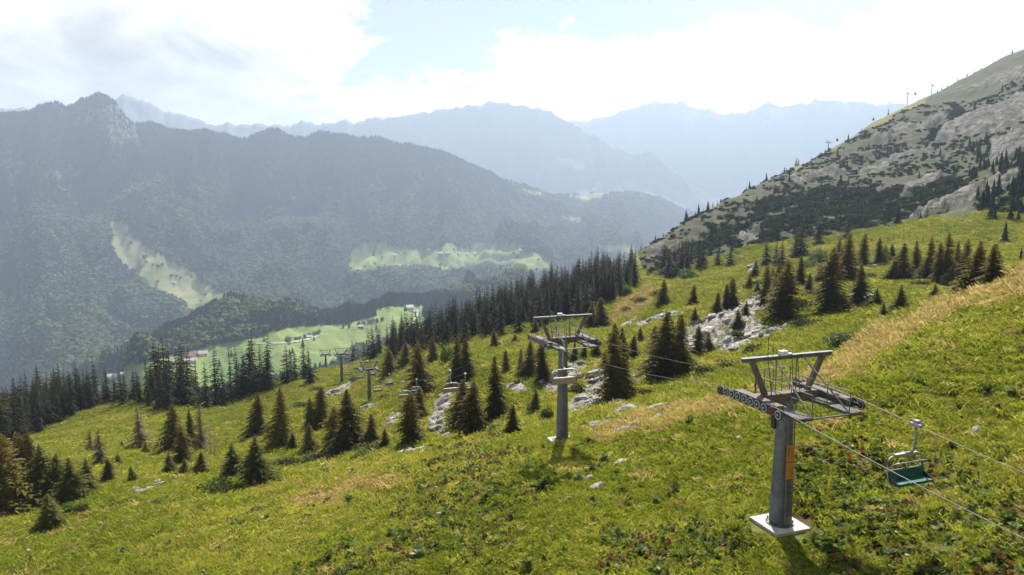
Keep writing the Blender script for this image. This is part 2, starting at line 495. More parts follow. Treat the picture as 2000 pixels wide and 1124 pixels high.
def ground(x, y, masks=False, base=False):
    x = np.asarray(x, float)
    y = np.asarray(y, float)
    r = np.hypot(x, y)
    th = np.arctan2(x, y)
    lr = np.log(np.maximum(r, 4.0))
    e0 = base_e(th, lr)
    l1, e1 = np.interp(th, SK1[0], SK1[1]), np.interp(th, SK1[0], SK1[2])
    l2, e2 = np.interp(th, SK2[0], SK2[1]), np.interp(th, SK2[0], SK2[2])
    cap = np.where(lr > l2, np.maximum(e2 - 0.5 * np.maximum(lr - l2, 0), -700 / r), e2)
    e0 = np.where(r > 1500, np.minimum(e0, cap), e0)
    cap1 = np.where(lr > l1, np.maximum(e1 - 0.7 * np.maximum(lr - l1, 0), -620 / r), e1)
    e0 = np.where((th > TH_FLANK) & (r < 2600), np.where(lr > l1 - 0.5, np.minimum(e0, cap1), e0), e0)
    calm = 1 - 0.86 * np.exp(-((lr - l2) / 0.10) ** 2)
    calm1 = 1 - 0.7 * np.exp(-((lr - l1) / 0.10) ** 2)
    z0 = e0 * r
    if base:
        return z0
    u, v, dep = to_pix(np.stack([x, y, z0], -1))
    near = 1 - sstep(r, 250, 420)
    mid = 1 - sstep(r, 1050, 1350)
    far = sstep(r, 1300, 1900)
    # meadow hummocks
    dz = near * (0.55 * fbm(x / 17, y / 17, 3, 11) + 0.16 * fbm(x / 4.0, y / 4.0, 3, 23) * np.clip(r / 20, 0, 1))
    nz = (fbm(x / (0.035 * r + 1), y / (0.035 * r + 1), 3, 31), fbm(x / (0.035 * r + 1), y / (0.035 * r + 1), 3, 47))
    sel_n = (r < 320)
    rock = np.zeros_like(r)
    if sel_n.any():
        rock[sel_n] = soft_poly(u[sel_n], v[sel_n], OUTCROPS, (nz[0][sel_n], nz[1][sel_n]), 9.0)
    # karst: broken, stepped limestone rises out of the turf
    kr = ridged((0.94 * x + 0.33 * y) / 1.7 + 0.5 * nz[0], (0.94 * y - 0.33 * x) / 7.5, 3, 61, 0.45)
    dz = dz + rock * near * (0.10 + 0.42 * np.clip(kr - 0.35, -0.3, 1.2) * np.clip(r / 90, 0.6, 1.5))
    # flank of the mountain: cliffs and gullies
    fl = np.zeros_like(r)
    cl = np.zeros_like(r)
    sel = (r > 270) & (r < 1300)
    if sel.any():
        fl[sel] = in_poly(u[sel] + 14 * nz[0][sel], v[sel] + 10 * nz[1][sel], FLANK_POLY).astype(float)
        cl[sel] = soft_poly(u[sel], v[sel], CLIFFS, (nz[0][sel], nz[1][sel]), 15.0)
    fs = sstep(r, 300, 420) * mid * sstep(th, 0.10, 0.17) * calm1
    dz = dz + fs * (3.2 * ridged(x / 70, y / 70, 4, 71) + 1.6 * fbm(x / 14, y / 14, 4, 77))
    dz = dz + fs * cl * (2.6 * np.clip(ridged(x / 26 + 1.5 * nz[0], y / 26, 4, 83, 0.6), -0.5, 1.6) + 0.8 * fbm(x / 5, y / 5, 3, 85))
    # far mountains: spurs and gullies running down to the valley
    tt = th * 4300
    sp = ridged(tt / 620 + 0.5 * fbm(x / 900, y / 900, 2, 91), lr * 1.6, 4, 95, 0.55)
    sp2 = ridged(tt / 190 + 0.6 * fbm(x / 400, y / 400, 2, 97), lr * 4.0, 3, 99, 0.5)
    dz = dz + far * (0.032 * r * (sp - 0.9) + 0.006 * r * (sp2 - 0.6)) * np.where(r > 2350, 1.0, 0.35) * calm
    dz = dz + far * 6.0 * fbm(x / 60, y / 60, 3, 101)
    z = z0 + dz
    # levelled ground round the first tower's footing
    wp = 1 - sstep(np.hypot(x - PAD[0], y - PAD[1]), 1.5, 3.6)
    z = z * (1 - wp) + PAD[2] * wp
    if masks:
        return z, dict(rock=rock * near, flank=fl, cliff=cl, u=u, v=v, r=r, th=th)
    return z


RLOG = np.exp(np.linspace(math.log(9), math.log(9000), 420))


def hit(u, v):
    """where the sight line through a photo pixel meets the ground"""
    D = pix_dir(u, v)
    h = math.hypot(D[0], D[1])
    dx, dy, dz = D[0] / h, D[1] / h, D[2] / h
    gap = RLOG * dz - ground(RLOG * dx, RLOG * dy, base=True)
    k = int(np.argmax(gap <= 0))
    if gap[k] > 0:
        k = len(RLOG) - 1
    rs = np.linspace(RLOG[k] * 0.88, RLOG[k] * 1.10, 40)
    gap = rs * dz - ground(rs * dx, rs * dy)
    k = int(np.argmax(gap <= 0))
    if gap[k] > 0:
        k = int(np.argmin(gap))
    k0 = max(k - 1, 0)
    t = min(max(gap[k0] / (gap[k0] - gap[k] + 1e-12), 0.0), 1.0) if k != k0 else 0.0
    rr = rs[k0] + t * (rs[k] - rs[k0])
    return Vector((rr * dx, rr * dy, float(ground(np.array([rr * dx]), np.array([rr * dy]))[0])))


def slope(x, y):
    z = ground(np.array([x + 1, x - 1, x, x], float), np.array([y, y, y + 1, y - 1], float), base=True)
    return (z[0] - z[1]) / 2, (z[2] - z[3]) / 2


def hits(us, vs_):
    return [hit(a, b) for a, b in zip(us, vs_)]


def gz(x, y):
    return float(ground(np.array([x], float), np.array([y], float))[0])
# ------------------------------------------------------------------ helpers for objects
def mesh_obj(name, verts, faces, mat=None, parent=None, smooth=False, link=True):
    me = bpy.data.meshes.new(name)
    me.from_pydata(verts, [], faces)
    if smooth:
        me.polygons.foreach_set('use_smooth', [True] * len(me.polygons))
    me.update()
    o = bpy.data.objects.new(name, me)
    if mat:
        me.materials.append(mat)
    if parent:
        o.parent = parent
    if link:
        COL.objects.link(o)
    return o


def tag(o, label=None, cat=None, group=None, kind=None):
    if label:
        o['label'] = label
    if cat:
        o['category'] = cat
    if group:
        o['group'] = group
    if kind:
        o['kind'] = kind
    return o


def empty(name, loc=(0, 0, 0), rz=0.0, sc=1.0):
    o = bpy.data.objects.new(name, None)
    o.empty_display_size = 0.3
    o.location = loc
    o.rotation_euler = (0, 0, rz)
    o.scale = (sc, sc, sc) if not isinstance(sc, (tuple, list)) else sc
    COL.objects.link(o)
    return o


def grid_mesh(name, TH, RR, mat, zoff=None):
    """heightfield sheet on an azimuth x distance lattice"""
    T, Q = np.meshgrid(TH, RR, indexing='ij')
    x = Q * np.sin(T)
    y = Q * np.cos(T)
    z, m = ground(x, y, True)
    if zoff is not None:
        z = z + zoff(Q, T)
    n, k = T.shape
    co = np.stack([x, y, z], -1).reshape(-1, 3)
    idx = np.arange(n * k).reshape(n, k)
    quads = np.stack([idx[:-1, :-1], idx[:-1, 1:], idx[1:, 1:], idx[1:, :-1]], -1).reshape(-1, 4)
    me = bpy.data.meshes.new(name)
    me.vertices.add(len(co))
    me.vertices.foreach_set('co', co.astype(np.float32).ravel())
    nq = len(quads)
    me.loops.add(nq * 4)
    me.polygons.add(nq)
    me.loops.foreach_set('vertex_index', quads.astype(np.int32).ravel())
    me.polygons.foreach_set('loop_start', np.arange(0, nq * 4, 4, dtype=np.int32))
    me.polygons.foreach_set('use_smooth', np.ones(nq, bool))
    me.update()
    me.validate()
    o = bpy.data.objects.new(name, me)
    me.materials.append(mat)
    COL.objects.link(o)
    return o, x, y, z, m


def paint(me, name, chans):
    a = me.color_attributes.new(name, 'FLOAT_COLOR', 'POINT')
    arr = np.zeros((len(me.vertices), 4), np.float32)
    arr[:, 3] = 1
    for i, c in enumerate(chans):
        arr[:, i] = np.ravel(c)
    a.data.foreach_set('color', arr.ravel())


def new_mat(name):
    m = bpy.data.materials.new(name)
    m.use_nodes = True
    g = NT(m.node_tree)
    out = g.node('ShaderNodeOutputMaterial')
    return m, g, out


def pbr(name, col, rough=0.6, metal=0.0, var=0.0, vscale=3.0, bump=0.0, bscale=30.0, spec=0.5, col2=None, rnd=0.0):
    m, g, out = new_mat(name)
    b = g.node('ShaderNodeBsdfPrincipled')
    g.t.links.new(b.outputs[0], out.inputs[0])
    tc = g.node('ShaderNodeTexCoord').outputs['Object']
    c = (*col, 1.0)
    if var > 0 or col2:
        n = g.noise(tc, vscale, 5, 0.6)
        c2 = col2 if col2 else tuple(min(1, q * (1 - var)) for q in col)
        c1 = col if col2 else tuple(min(1, q * (1 + var)) for q in col)
        c = g.mix(g.ss(n, 0.32, 0.68), c2, c1)
    if rnd:
        oi = g.node('ShaderNodeObjectInfo').outputs['Random']
        k = g.math('ADD', 1 - rnd, g.math('MULTIPLY', oi, 2 * rnd))
        c = g.mix(1.0, c, g.node('ShaderNodeCombineColor').outputs[0], 'MIX') if False else g.vmath('MULTIPLY', c, g.vec3(k))
    g.put(b.inputs['Base Color'], c)
    b.inputs['Roughness'].default_value = rough
    b.inputs['Metallic'].default_value = metal
    b.inputs['Specular IOR Level'].default_value = spec
    if bump > 0:
        bn = g.node('ShaderNodeBump')
        bn.inputs['Strength'].default_value = bump
        bn.inputs['Distance'].default_value = 0.05
        g.put(bn.inputs['Height'], g.noise(tc, bscale, 5, 0.65))
        g.put(b.inputs['Normal'], bn.outputs[0])
    return m


def _vec3(self, k):
    c = self.node('ShaderNodeCombineXYZ')
    for i in range(3):
        self.put(c.inputs[i], k)
    return c.outputs[0]


NT.vec3 = _vec3


def leaf_mat(name, cols, trans=0.35, rough=0.6, rnd=0.25, scale=0.6, tip=None, tip_range=(0.5, 1.0), world_scale=None):
    """foliage: diffuse + translucent, colour from noise and per-object random"""
    m, g, out = new_mat(name)
    geo = g.node('ShaderNodeNewGeometry')
    tc = g.node('ShaderNodeTexCoord')
    oi = g.node('ShaderNodeObjectInfo')
    n = g.noise(tc.outputs['Object'], scale, 4, 0.6)
    rp = geo.outputs['Random Per Island']
    f = g.math('ADD', g.math('MULTIPLY', g.math('SUBTRACT', n, 0.5), 1.3), g.math('ADD', g.math('MULTIPLY', rp, 0.6), g.math('MULTIPLY', oi.outputs['Random'], 0.4)), clamp=True)
    c = g.mix(f, cols[0], cols[1])
    if tip:
        a = g.attr('tip')
        c = g.mix(g.ss(a, tip_range[0], tip_range[1], 0, 0.85), c, tip)
    k = g.math('ADD', 1 - rnd, g.math('MULTIPLY', oi.outputs['Random'], 2 * rnd))
    c = g.vmath('MULTIPLY', c, g.vec3(k))
    d = g.node('ShaderNodeBsdfPrincipled')
    g.put(d.inputs['Base Color'], c)
    d.inputs['Roughness'].default_value = rough
    d.inputs['Specular IOR Level'].default_value = 0.12
    t = g.node('ShaderNodeBsdfTranslucent')
    g.put(t.inputs[0], g.vmath('MULTIPLY', c, (1.15, 1.1, 0.7)))
    mx = g.node('ShaderNodeMixShader')
    mx.inputs[0].default_value = trans
    g.t.links.new(d.outputs[0], mx.inputs[1])
    g.t.links.new(t.outputs[0], mx.inputs[2])
    g.t.links.new(mx.outputs[0], out.inputs[0])
    return m


# ------------------------------------------------------------------ ground materials
def ground_material():
    m, g, out = new_mat('mountain_meadow')
    b = g.node('ShaderNodeBsdfPrincipled')
    g.t.links.new(b.outputs[0], out.inputs[0])
    b.inputs['Roughness'].default_value = 0.9
    b.inputs['Specular IOR Level'].default_value = 0.15
    p = g.node('ShaderNodeNewGeometry').outputs['Position']
    s1 = g.node('ShaderNodeSeparateColor')
    g.put(s1.inputs[0], g.attr('m1', 0))
    s2 = g.node('ShaderNodeSeparateColor')
    g.put(s2.inputs[0], g.attr('m2', 0))
    rock, dry, dock = s1.outputs
    flank, cliff, wood = s2.outputs
    nA = g.noise(p, 0.045, 6, 0.6)
    nB = g.noise(p, 0.35, 6, 0.65)
    nC = g.noise(p, 2.2, 5, 0.7)
    grass = g.mix(g.ss(nA, 0.35, 0.65), (0.075, 0.10, 0.018), (0.15, 0.155, 0.028))
    grass = g.mix(g.ss(nB, 0.38, 0.70), grass, (0.20, 0.18, 0.04))
    grass = g.mix(g.ss(nC, 0.45, 0.75, 0, 0.75), grass, (0.045, 0.065, 0.014))
    dryc = g.mix(g.ss(nC, 0.3, 0.7), (0.20, 0.155, 0.07), (0.33, 0.26, 0.14))
    dk = g.math('MULTIPLY', dry, g.ss(nB, 0.30, 0.55), clamp=True)
    c = g.mix(dk, grass, dryc)
    red = g.mix(g.ss(nC, 0.35, 0.65), (0.035, 0.05, 0.014), (0.10, 0.05, 0.022))
    c = g.mix(g.math('MULTIPLY', dock, g.ss(nB, 0.35, 0.6)), c, red)
    # flank of the mountain: thin dry turf, dark scrub, scree
    fA = g.noise(p, 0.016, 6, 0.6)
    fB = g.noise(p, 0.11, 6, 0.7)
    turf = g.mix(g.ss(fB, 0.35, 0.65), (0.032, 0.037, 0.014), (0.058, 0.058, 0.025))
    scrub = g.mix(g.ss(fB, 0.4, 0.6), (0.018, 0.028, 0.012), (0.045, 0.058, 0.02))
    fl = g.mix(wood, turf, scrub)
    scree = g.ss(g.math('ADD', g.math('MULTIPLY', fB, 0.6), g.math('MULTIPLY', fA, 0.6)), 0.66, 0.74)
    fl = g.mix(g.math('MULTIPLY', scree, 0.22), fl, (0.20, 0.185, 0.165))
    c = g.mix(flank, c, fl)
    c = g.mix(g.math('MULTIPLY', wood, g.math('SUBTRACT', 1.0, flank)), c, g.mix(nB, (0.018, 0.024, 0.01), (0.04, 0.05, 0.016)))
    # limestone
    rn = g.noise(p, 0.9, 8, 0.7, 0.6)
    rs = g.math('ADD', g.math('MULTIPLY', g.noise(g.vmath('MULTIPLY', p, (1.0, 1.0, 5.0)), 0.07, 6, 0.65), 0.5), g.math('MULTIPLY', g.noise(g.vmath('MULTIPLY', p, (1.0, 1.0, 0.2)), 0.16, 6, 0.7), 0.5))
    rc = g.mix(g.ss(rn, 0.36, 0.62), (0.13, 0.12, 0.105), (0.42, 0.40, 0.37))
    rc2 = g.mix(g.ss(rs, 0.40, 0.58), (0.042, 0.04, 0.039), (0.165, 0.152, 0.148))
    rk = g.math('MULTIPLY', rock, g.ss(g.math('ADD', g.math('MULTIPLY', nB, 0.6), g.math('MULTIPLY', nC, 0.5)), 0.47, 0.56))
    c = g.mix(rk, c, rc)
    ck = g.math('MULTIPLY', cliff, g.ss(g.math('ADD', g.math('MULTIPLY', fB, 0.8), g.math('MULTIPLY', nB, 0.3)), 0.46, 0.60))
    c = g.mix(ck, c, rc2)
    g.put(b.inputs['Base Color'], c)
    bn = g.node('ShaderNodeBump')
    bn.inputs['Strength'].default_value = 0.8
    bn.inputs['Distance'].default_value = 0.25
    g.put(bn.inputs['Height'], g.math('ADD', g.math('MULTIPLY', nC, 0.6), g.math('ADD', nB, g.math('MULTIPLY', rn, g.math('MULTIPLY', rk, 3.0)))))
    g.put(b.inputs['Normal'], bn.outputs[0])
    return m


def valley_material():
    m, g, out = new_mat('valley_land')
    b = g.node('ShaderNodeBsdfPrincipled')
    g.t.links.new(b.outputs[0], out.inputs[0])
    b.inputs['Roughness'].default_value = 0.95
    b.inputs['Specular IOR Level'].default_value = 0.1
    p = g.node('ShaderNodeNewGeometry').outputs['Position']
    s1 = g.node('ShaderNodeSeparateColor')
    g.put(s1.inputs[0], g.attr('m1', 0))
    meadow, rock, dry = s1.outputs
    n1 = g.noise(p, 0.004, 6, 0.6)
    n2 = g.noise(p, 0.03, 6, 0.7)
    f = g.mix(g.ss(n2, 0.38, 0.62), (0.018, 0.026, 0.013), (0.042, 0.055, 0.024))
    f = g.mix(g.ss(n1, 0.45, 0.7, 0, 0.6), f, (0.05, 0.062, 0.03))
    me = g.mix(g.ss(n1, 0.4, 0.6), (0.13, 0.20, 0.05), (0.19, 0.24, 0.07))
    me = g.mix(g.ss(n2, 0.5, 0.75, 0, 0.6), me, (0.24, 0.24, 0.10))
    c = g.mix(meadow, f, g.mix(dry, me, (0.25, 0.24, 0.12)))
    c = g.mix(g.math('MULTIPLY', rock, g.ss(n2, 0.40, 0.58)), c, (0.13, 0.12, 0.11))
    g.put(b.inputs['Base Color'], c)
    bn = g.node('ShaderNodeBump')
    bn.inputs['Strength'].default_value = 0.7
    bn.inputs['Distance'].default_value = 12.0
    g.put(bn.inputs['Height'], n2)
    g.put(b.inputs['Normal'], bn.outputs[0])
    return m


DRY = [[(1500, 775), (1600, 725), (1650, 690), (1700, 655), (1800, 615), (1900, 570), (2010, 530), (2200, 470), (2200, 520), (2010, 570), (1900, 615), (1800, 655), (1740, 695), (1660, 740), (1560, 790), (1480, 800)],
       [(1130, 850), (1250, 815), (1400, 780), (1480, 775), (1450, 805), (1300, 840), (1180, 870)],
       [(560, 980), (680, 940), (800, 925), (820, 940), (700, 970), (600, 1000)],
       [(1215, 610), (1260, 555), (1290, 550), (1270, 590), (1230, 625), (1190, 640)]]
DOCK = [[(850, 890), (1000, 860), (1080, 920), (1050, 1000), (980, 1080), (850, 1090), (720, 1124), (560, 1150), (560, 1110), (750, 1040), (800, 960)],
        [(1560, 870), (1750, 880), (1900, 920), (2050, 980), (2050, 1160), (1650, 1160), (1500, 980)], [(1200, 1050), (1450, 1000), (1480, 1080), (1300, 1140), (1180, 1124)]]
SCRUB = [[(1260, 545), (1300, 500), (1400, 445), (1500, 405), (1560, 390), (1640, 385), (1720, 380), (1790, 370), (1850, 360), (1900, 385), (1850, 410), (1780, 440), (1700, 455), (1600, 465), (1500, 485), (1400, 505), (1320, 530)],
         [(1890, 440), (1930, 380), (1990, 320), (2100, 250), (2100, 420), (2010, 440), (1930, 455)],
         [(1820, 265), (1850, 250), (1870, 225), (1885, 235), (1860, 275), (1830, 300)], [(1960, 205), (2010, 185), (2010, 200), (1970, 220)]]
WOODS = [[(-400, 905), (-400, 740), (0, 760), (215, 770), (230, 790), (150, 815), (80, 850), (30, 880)],
         [(285, 800), (300, 760), (420, 760), (525, 745), (525, 770), (440, 800), (360, 810)],
         [(690, 725), (770, 680), (850, 655), (950, 620), (1100, 565), (1200, 530), (1245, 520), (1245, 560), (1180, 610), (1130, 625), (1050, 648), (950, 668), (850, 690), (780, 705)]]

M_GROUND = ground_material()
M_VALLEY = valley_material()


def build_ground():
    th = np.concatenate([np.linspace(R(-100), R(-42), 60, endpoint=False), np.linspace(R(-42), R(42), 900, endpoint=False), np.linspace(R(42), R(100), 61)])
    rr = np.exp(np.linspace(math.log(5.0), math.log(1500.0), 640))
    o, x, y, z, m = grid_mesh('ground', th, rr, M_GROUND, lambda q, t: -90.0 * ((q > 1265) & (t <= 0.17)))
    u, v, dep = to_pix(np.stack([x, y, z], -1))
    r = m['r']
    n1 = fbm(x / (0.03 * r + 1), y / (0.03 * r + 1), 3, 131)
    n2 = fbm(x / (0.03 * r + 1), y / (0.03 * r + 1), 3, 137)
    dry = np.where(r < 330, soft_poly(u, v, DRY, (n1, n2), 16), 0)
    dock = np.where(r < 75, soft_poly(u, v, DOCK, (n1, n2), 40), 0)
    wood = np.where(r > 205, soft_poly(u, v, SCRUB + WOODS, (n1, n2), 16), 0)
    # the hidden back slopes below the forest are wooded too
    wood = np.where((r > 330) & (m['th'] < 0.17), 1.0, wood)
    paint(o.data, 'm1', (m['rock'], dry, dock))
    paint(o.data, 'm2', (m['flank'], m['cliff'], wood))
    tag(o, kind='structure')
    return o


MEADOWS = [[(214, 432), (244, 432), (252, 458), (282, 480), (310, 494), (355, 520), (395, 550), (452, 583), (380, 612), (335, 580), (300, 565), (275, 545), (242, 515), (226, 490)],
           [(690, 484), (730, 472), (760, 480), (800, 488), (850, 488), (880, 474), (905, 488), (930, 473), (1000, 478), (1050, 498), (1090, 520), (1070, 532), (1000, 530), (940, 522), (880, 530), (800, 522), (740, 526), (680, 534)],
           [(1110, 383), (1190, 373), (1192, 380), (1140, 394)], [(1015, 368), (1060, 378), (1062, 386), (1030, 380)], [(1085, 414), (1150, 433), (1140, 442), (1092, 426)], [(1170, 480), (1240, 480), (1240, 500), (1190, 497)],
           [(190, 745), (250, 720), (330, 695), (450, 668), (560, 643), (700, 628), (770, 612), (830, 600), (830, 650), (700, 680), (640, 720), (500, 750), (200, 800)],
           [(715, 615), (760, 598), (825, 598), (810, 612), (745, 620)]]
SHRUBBY = [[(0, 250), (30, 250), (45, 300), (40, 350), (60, 400), (50, 430), (60, 520), (40, 540), (30, 430), (15, 350), (10, 300)]]
RIDGEROCK = [[(130, 215), (240, 205), (262, 270), (230, 290), (190, 250), (150, 245)], [(85, 340), (140, 320), (160, 345), (110, 350)], [(20, 260), (32, 300), (22, 340), (30, 400), (44, 440), (42, 560), (34, 560), (28, 450), (14, 350)],
             [(55, 270), (45, 320), (22, 370), (18, 360), (38, 310), (46, 265)], [(225, 260), (265, 240), (270, 270), (240, 290)]]


def meadow_mask(x, y, z):
    u, v, dep = to_pix(np.stack([x, y, z], -1))
    r = np.hypot(x, y)
    n1 = fbm(x / 90, y / 90, 3, 151)
    n2 = fbm(x / 90, y / 90, 3, 157)
    front = (r < 4300) | (u > 1000)
    return np.where(front & (r > 1200), soft_poly(u, v, MEADOWS, (n1, n2), 7), 0), u, v, r


def build_valley():
    th = np.linspace(R(-60), R(60), 760)
    rr = np.exp(np.linspace(math.log(1240.0), math.log(9500.0), 420))
    o, x, y, z, m = grid_mesh('mountain', th, rr, M_VALLEY, lambda q, t: -8 * ((q < 1530) & (t > 0.17) | (q < 1275)))
    md, u, v, r = meadow_mask(x, y, z)
    n1 = fbm(x / 160, y / 160, 3, 161)
    rk = np.where(r > 2500, soft_poly(u, v, RIDGEROCK, (n1, n1), 14), 0)
    dry = np.where(r > 2400, np.where(u < 600, 0.75, 0.25), 0.0)
    paint(o.data, 'm1', (md, rk, dry))
    tag(o, kind='structure')
    return o


def ridge_range(name, prof, dist, depth, seed, mat, amp, res=500):
    """a distant range: a real ridge with slopes in front and behind"""
    us = np.array([p[0] for p in prof], float)
    vs_ = np.array([p[1] for p in prof], float)
    P = pix_at(us, vs_, np.full(len(us), dist))
    t = np.arctan2(P[:, 0], P[:, 1])
    zz = P[:, 2]
    T = np.linspace(t[0], t[-1], res)
    Q = np.linspace(-1, 1, 90)
    crest = np.interp(T, t, zz) + dist * (0.0045 * fbm(T * 55, T * 0, 5, seed + 9, 0.62) - 0.001)
    TT, QQ = np.meshgrid(T, Q, indexing='ij')
    rr = dist * 1.0 + QQ * depth
    x = rr * np.sin(TT)
    y = rr * np.cos(TT)
    zb = -900.0
    fall = 1 - np.abs(QQ) ** 0.85
    w = 1 - np.exp(-(np.abs(QQ) / 0.12) ** 1.2)
    z = zb + (crest[:, None] - zb) * fall + amp * (ridged(x / 900 + 0.5 * fbm(x / 1300, y / 1300, 2, seed), y / 900, 6, seed + 5, 0.6) - 0.9) * (0.12 + 0.88 * w)
    n, k = x.shape
    co = np.stack([x, y, z], -1).reshape(-1, 3)
    idx = np.arange(n * k).reshape(n, k)
    quads = np.stack([idx[:-1, :-1], idx[:-1, 1:], idx[1:, 1:], idx[1:, :-1]], -1).reshape(-1, 4)
    o = mesh_obj(name, co.tolist(), quads.tolist(), mat, smooth=True)
    tag(o, kind='structure')
    return o


def range_mat(name, low, high, snow, z0, z1, snowz):
    m, g, out = new_mat(name)
    b = g.node('ShaderNodeBsdfPrincipled')
    g.t.links.new(b.outputs[0], out.inputs[0])
    b.inputs['Roughness'].default_value = 0.95
    geo = g.node('ShaderNodeNewGeometry')
    sep = g.node('ShaderNodeSeparateXYZ')
    g.put(sep.inputs[0], geo.outputs['Position'])
    n = g.noise(geo.outputs['Position'], 0.0015, 8, 0.65)
    h = g.math('ADD', sep.outputs[2], g.math('MULTIPLY', g.math('SUBTRACT', n, 0.5), 900))
    c = g.mix(g.ss(h, z0, z1), low, high)
    c = g.mix(g.math('MULTIPLY', g.ss(h, snowz, snowz + 150), g.ss(n, 0.42, 0.6)), c, snow)
    g.put(b.inputs['Base Color'], c)
    return m


build_ground()
build_valley()
RM1 = range_mat('distant_range', (0.08, 0.09, 0.07), (0.15, 0.145, 0.135), (0.2, 0.19, 0.17), 100, 800, 5000)
RM2 = range_mat('snowy_range', (0.12, 0.12, 0.11), (0.24, 0.235, 0.23), (0.5, 0.5, 0.5), 300, 1000, 1050)
ridge_range('mountain', [(-700, 260), (-300, 250), (0, 240), (150, 235), (240, 205), (320, 228), (420, 250), (560, 246), (700, 236), (800, 222), (870, 214), (905, 203), (960, 198), (1030, 206), (1075, 216), (1110, 232), (1150, 255), (1200, 282), (1230, 296), (1262, 290),
                         (1295, 308), (1320, 335), (1360, 365), (1420, 395), (1520, 430), (1700, 460)], 9000, 1700, 301, RM1, 90)
ridge_range('mountain', [(-700, 250), (0, 258), (500, 256), (900, 245), (1050, 236), (1110, 236), (1180, 228), (1240, 212), (1280, 200), (1330, 202), (1370, 214), (1400, 222), (1450, 225), (1500, 210), (1550, 216), (1600, 206), (1650, 212), (1700, 218), (1800, 225), (2000, 220), (2600, 230)],
            10900, 1500, 331, RM2, 80)
# the wide valley floor beyond everything
vf = [(15000 * math.sin(a) * q, 15000 * math.cos(a) * q, -760) for q in (0.45, 1.9) for a in np.linspace(R(-60), R(60), 40)]
tag(mesh_obj('valley_floor', vf, [(i, i + 1, 41 + i, 40 + i) for i in range(39)], M_VALLEY), kind='structure')


def build_haze():
    x0, x1, y0, y1, z0, z1 = -27000, 27000, -400, 28000, -1100, 1600
    vsx = [(x0, y0, z0), (x1, y0, z0), (x1, y1, z0), (x0, y1, z0), (x0, y0, z1), (x1, y0, z1), (x1, y1, z1), (x0, y1, z1)]
    fs_ = [(3, 2, 1, 0), (4, 5, 6, 7), (0, 1, 5, 4), (1, 2, 6, 5), (2, 3, 7, 6), (3, 0, 4, 7)]
    m, g, out = new_mat('valley_haze')
    pv = g.node('ShaderNodeVolumePrincipled')
    pv.inputs['Color'].default_value = (0.60, 0.76, 1.0, 1)
    pv.inputs['Density'].default_value = HAZE
    pv.inputs['Anisotropy'].default_value = 0.35
    g.t.links.new(pv.outputs[0], out.inputs['Volume'])
    o = mesh_obj('haze', vsx, fs_, m)
    tag(o, 'pale blue summer haze filling the valley air', 'haze', kind='stuff')


HAZE = 1.13e-4
build_haze()
# ------------------------------------------------------------------ vegetation models
M_BARK = pbr('spruce_bark', (0.10, 0.075, 0.055), 0.9, var=0.35, vscale=6, bump=0.5)
M_DEAD = pbr('dead_wood', (0.30, 0.27, 0.24), 0.9, var=0.3, vscale=4)
M_NEEDLE = leaf_mat('spruce_needles', ((0.058, 0.060, 0.012), (0.175, 0.155, 0.03)), 0.38, 0.75, 0.25, 0.5, tip=(0.28, 0.205, 0.045), tip_range=(0.3, 0.95))
M_NEEDLE2 = leaf_mat('young_spruce_needles', ((0.052, 0.068, 0.012), (0.155, 0.16, 0.028)), 0.38, 0.7, 0.2, 0.5, tip=(0.20, 0.185, 0.035), tip_range=(0.25, 0.9))
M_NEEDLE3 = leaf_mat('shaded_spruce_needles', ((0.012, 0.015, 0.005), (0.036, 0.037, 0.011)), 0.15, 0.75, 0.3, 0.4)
M_NEEDLE_DRY = leaf_mat('withering_needles', ((0.10, 0.085, 0.05), (0.20, 0.15, 0.085)), 0.2, 0.8, 0.2, 0.5)
M_CONE = leaf_mat('spruce_cones', ((0.16, 0.10, 0.03), (0.32, 0.20, 0.065)), 0.1, 0.7, 0.25, 1.0)
M_LEAF_GREY = leaf_mat('willow_leaves', ((0.10, 0.14, 0.05), (0.21, 0.25, 0.11)), 0.3, 0.55, 0.15, 1.0)
M_LEAF = leaf_mat('broad_leaves', ((0.045, 0.085, 0.015), (0.12, 0.19, 0.03)), 0.35, 0.5, 0.2, 0.8)
M_JUNIPER = leaf_mat('juniper', ((0.030, 0.048, 0.012), (0.085, 0.10, 0.022)), 0.2, 0.7, 0.25, 0.8)


def tube(pts, rads, n=6):
    """verts, faces of a tapering tube along points"""
    V, Fc = [], []
    pts = [Vector(p) for p in pts]
    for i, p in enumerate(pts):
        a = pts[max(i - 1, 0)]
        b = pts[min(i + 1, len(pts) - 1)]
        t = (b - a).normalized()
        up = Vector((0, 0, 1)) if abs(t.z) < 0.95 else Vector((1, 0, 0))
        s = t.cross(up).normalized()
        w = s.cross(t)
        for k in range(n):
            an = 2 * math.pi * k / n
            q = p + (s * math.cos(an) + w * math.sin(an)) * rads[i]
            V.append(tuple(q))
    for i in range(len(pts) - 1):
        for k in range(n):
            a = i * n + k
            b = i * n + (k + 1) % n
            Fc.append((a, b, b + n, a + n))
    Fc.append(tuple(range(n - 1, -1, -1)))
    Fc.append(tuple((len(pts) - 1) * n + k for k in range(n)))
    return V, Fc


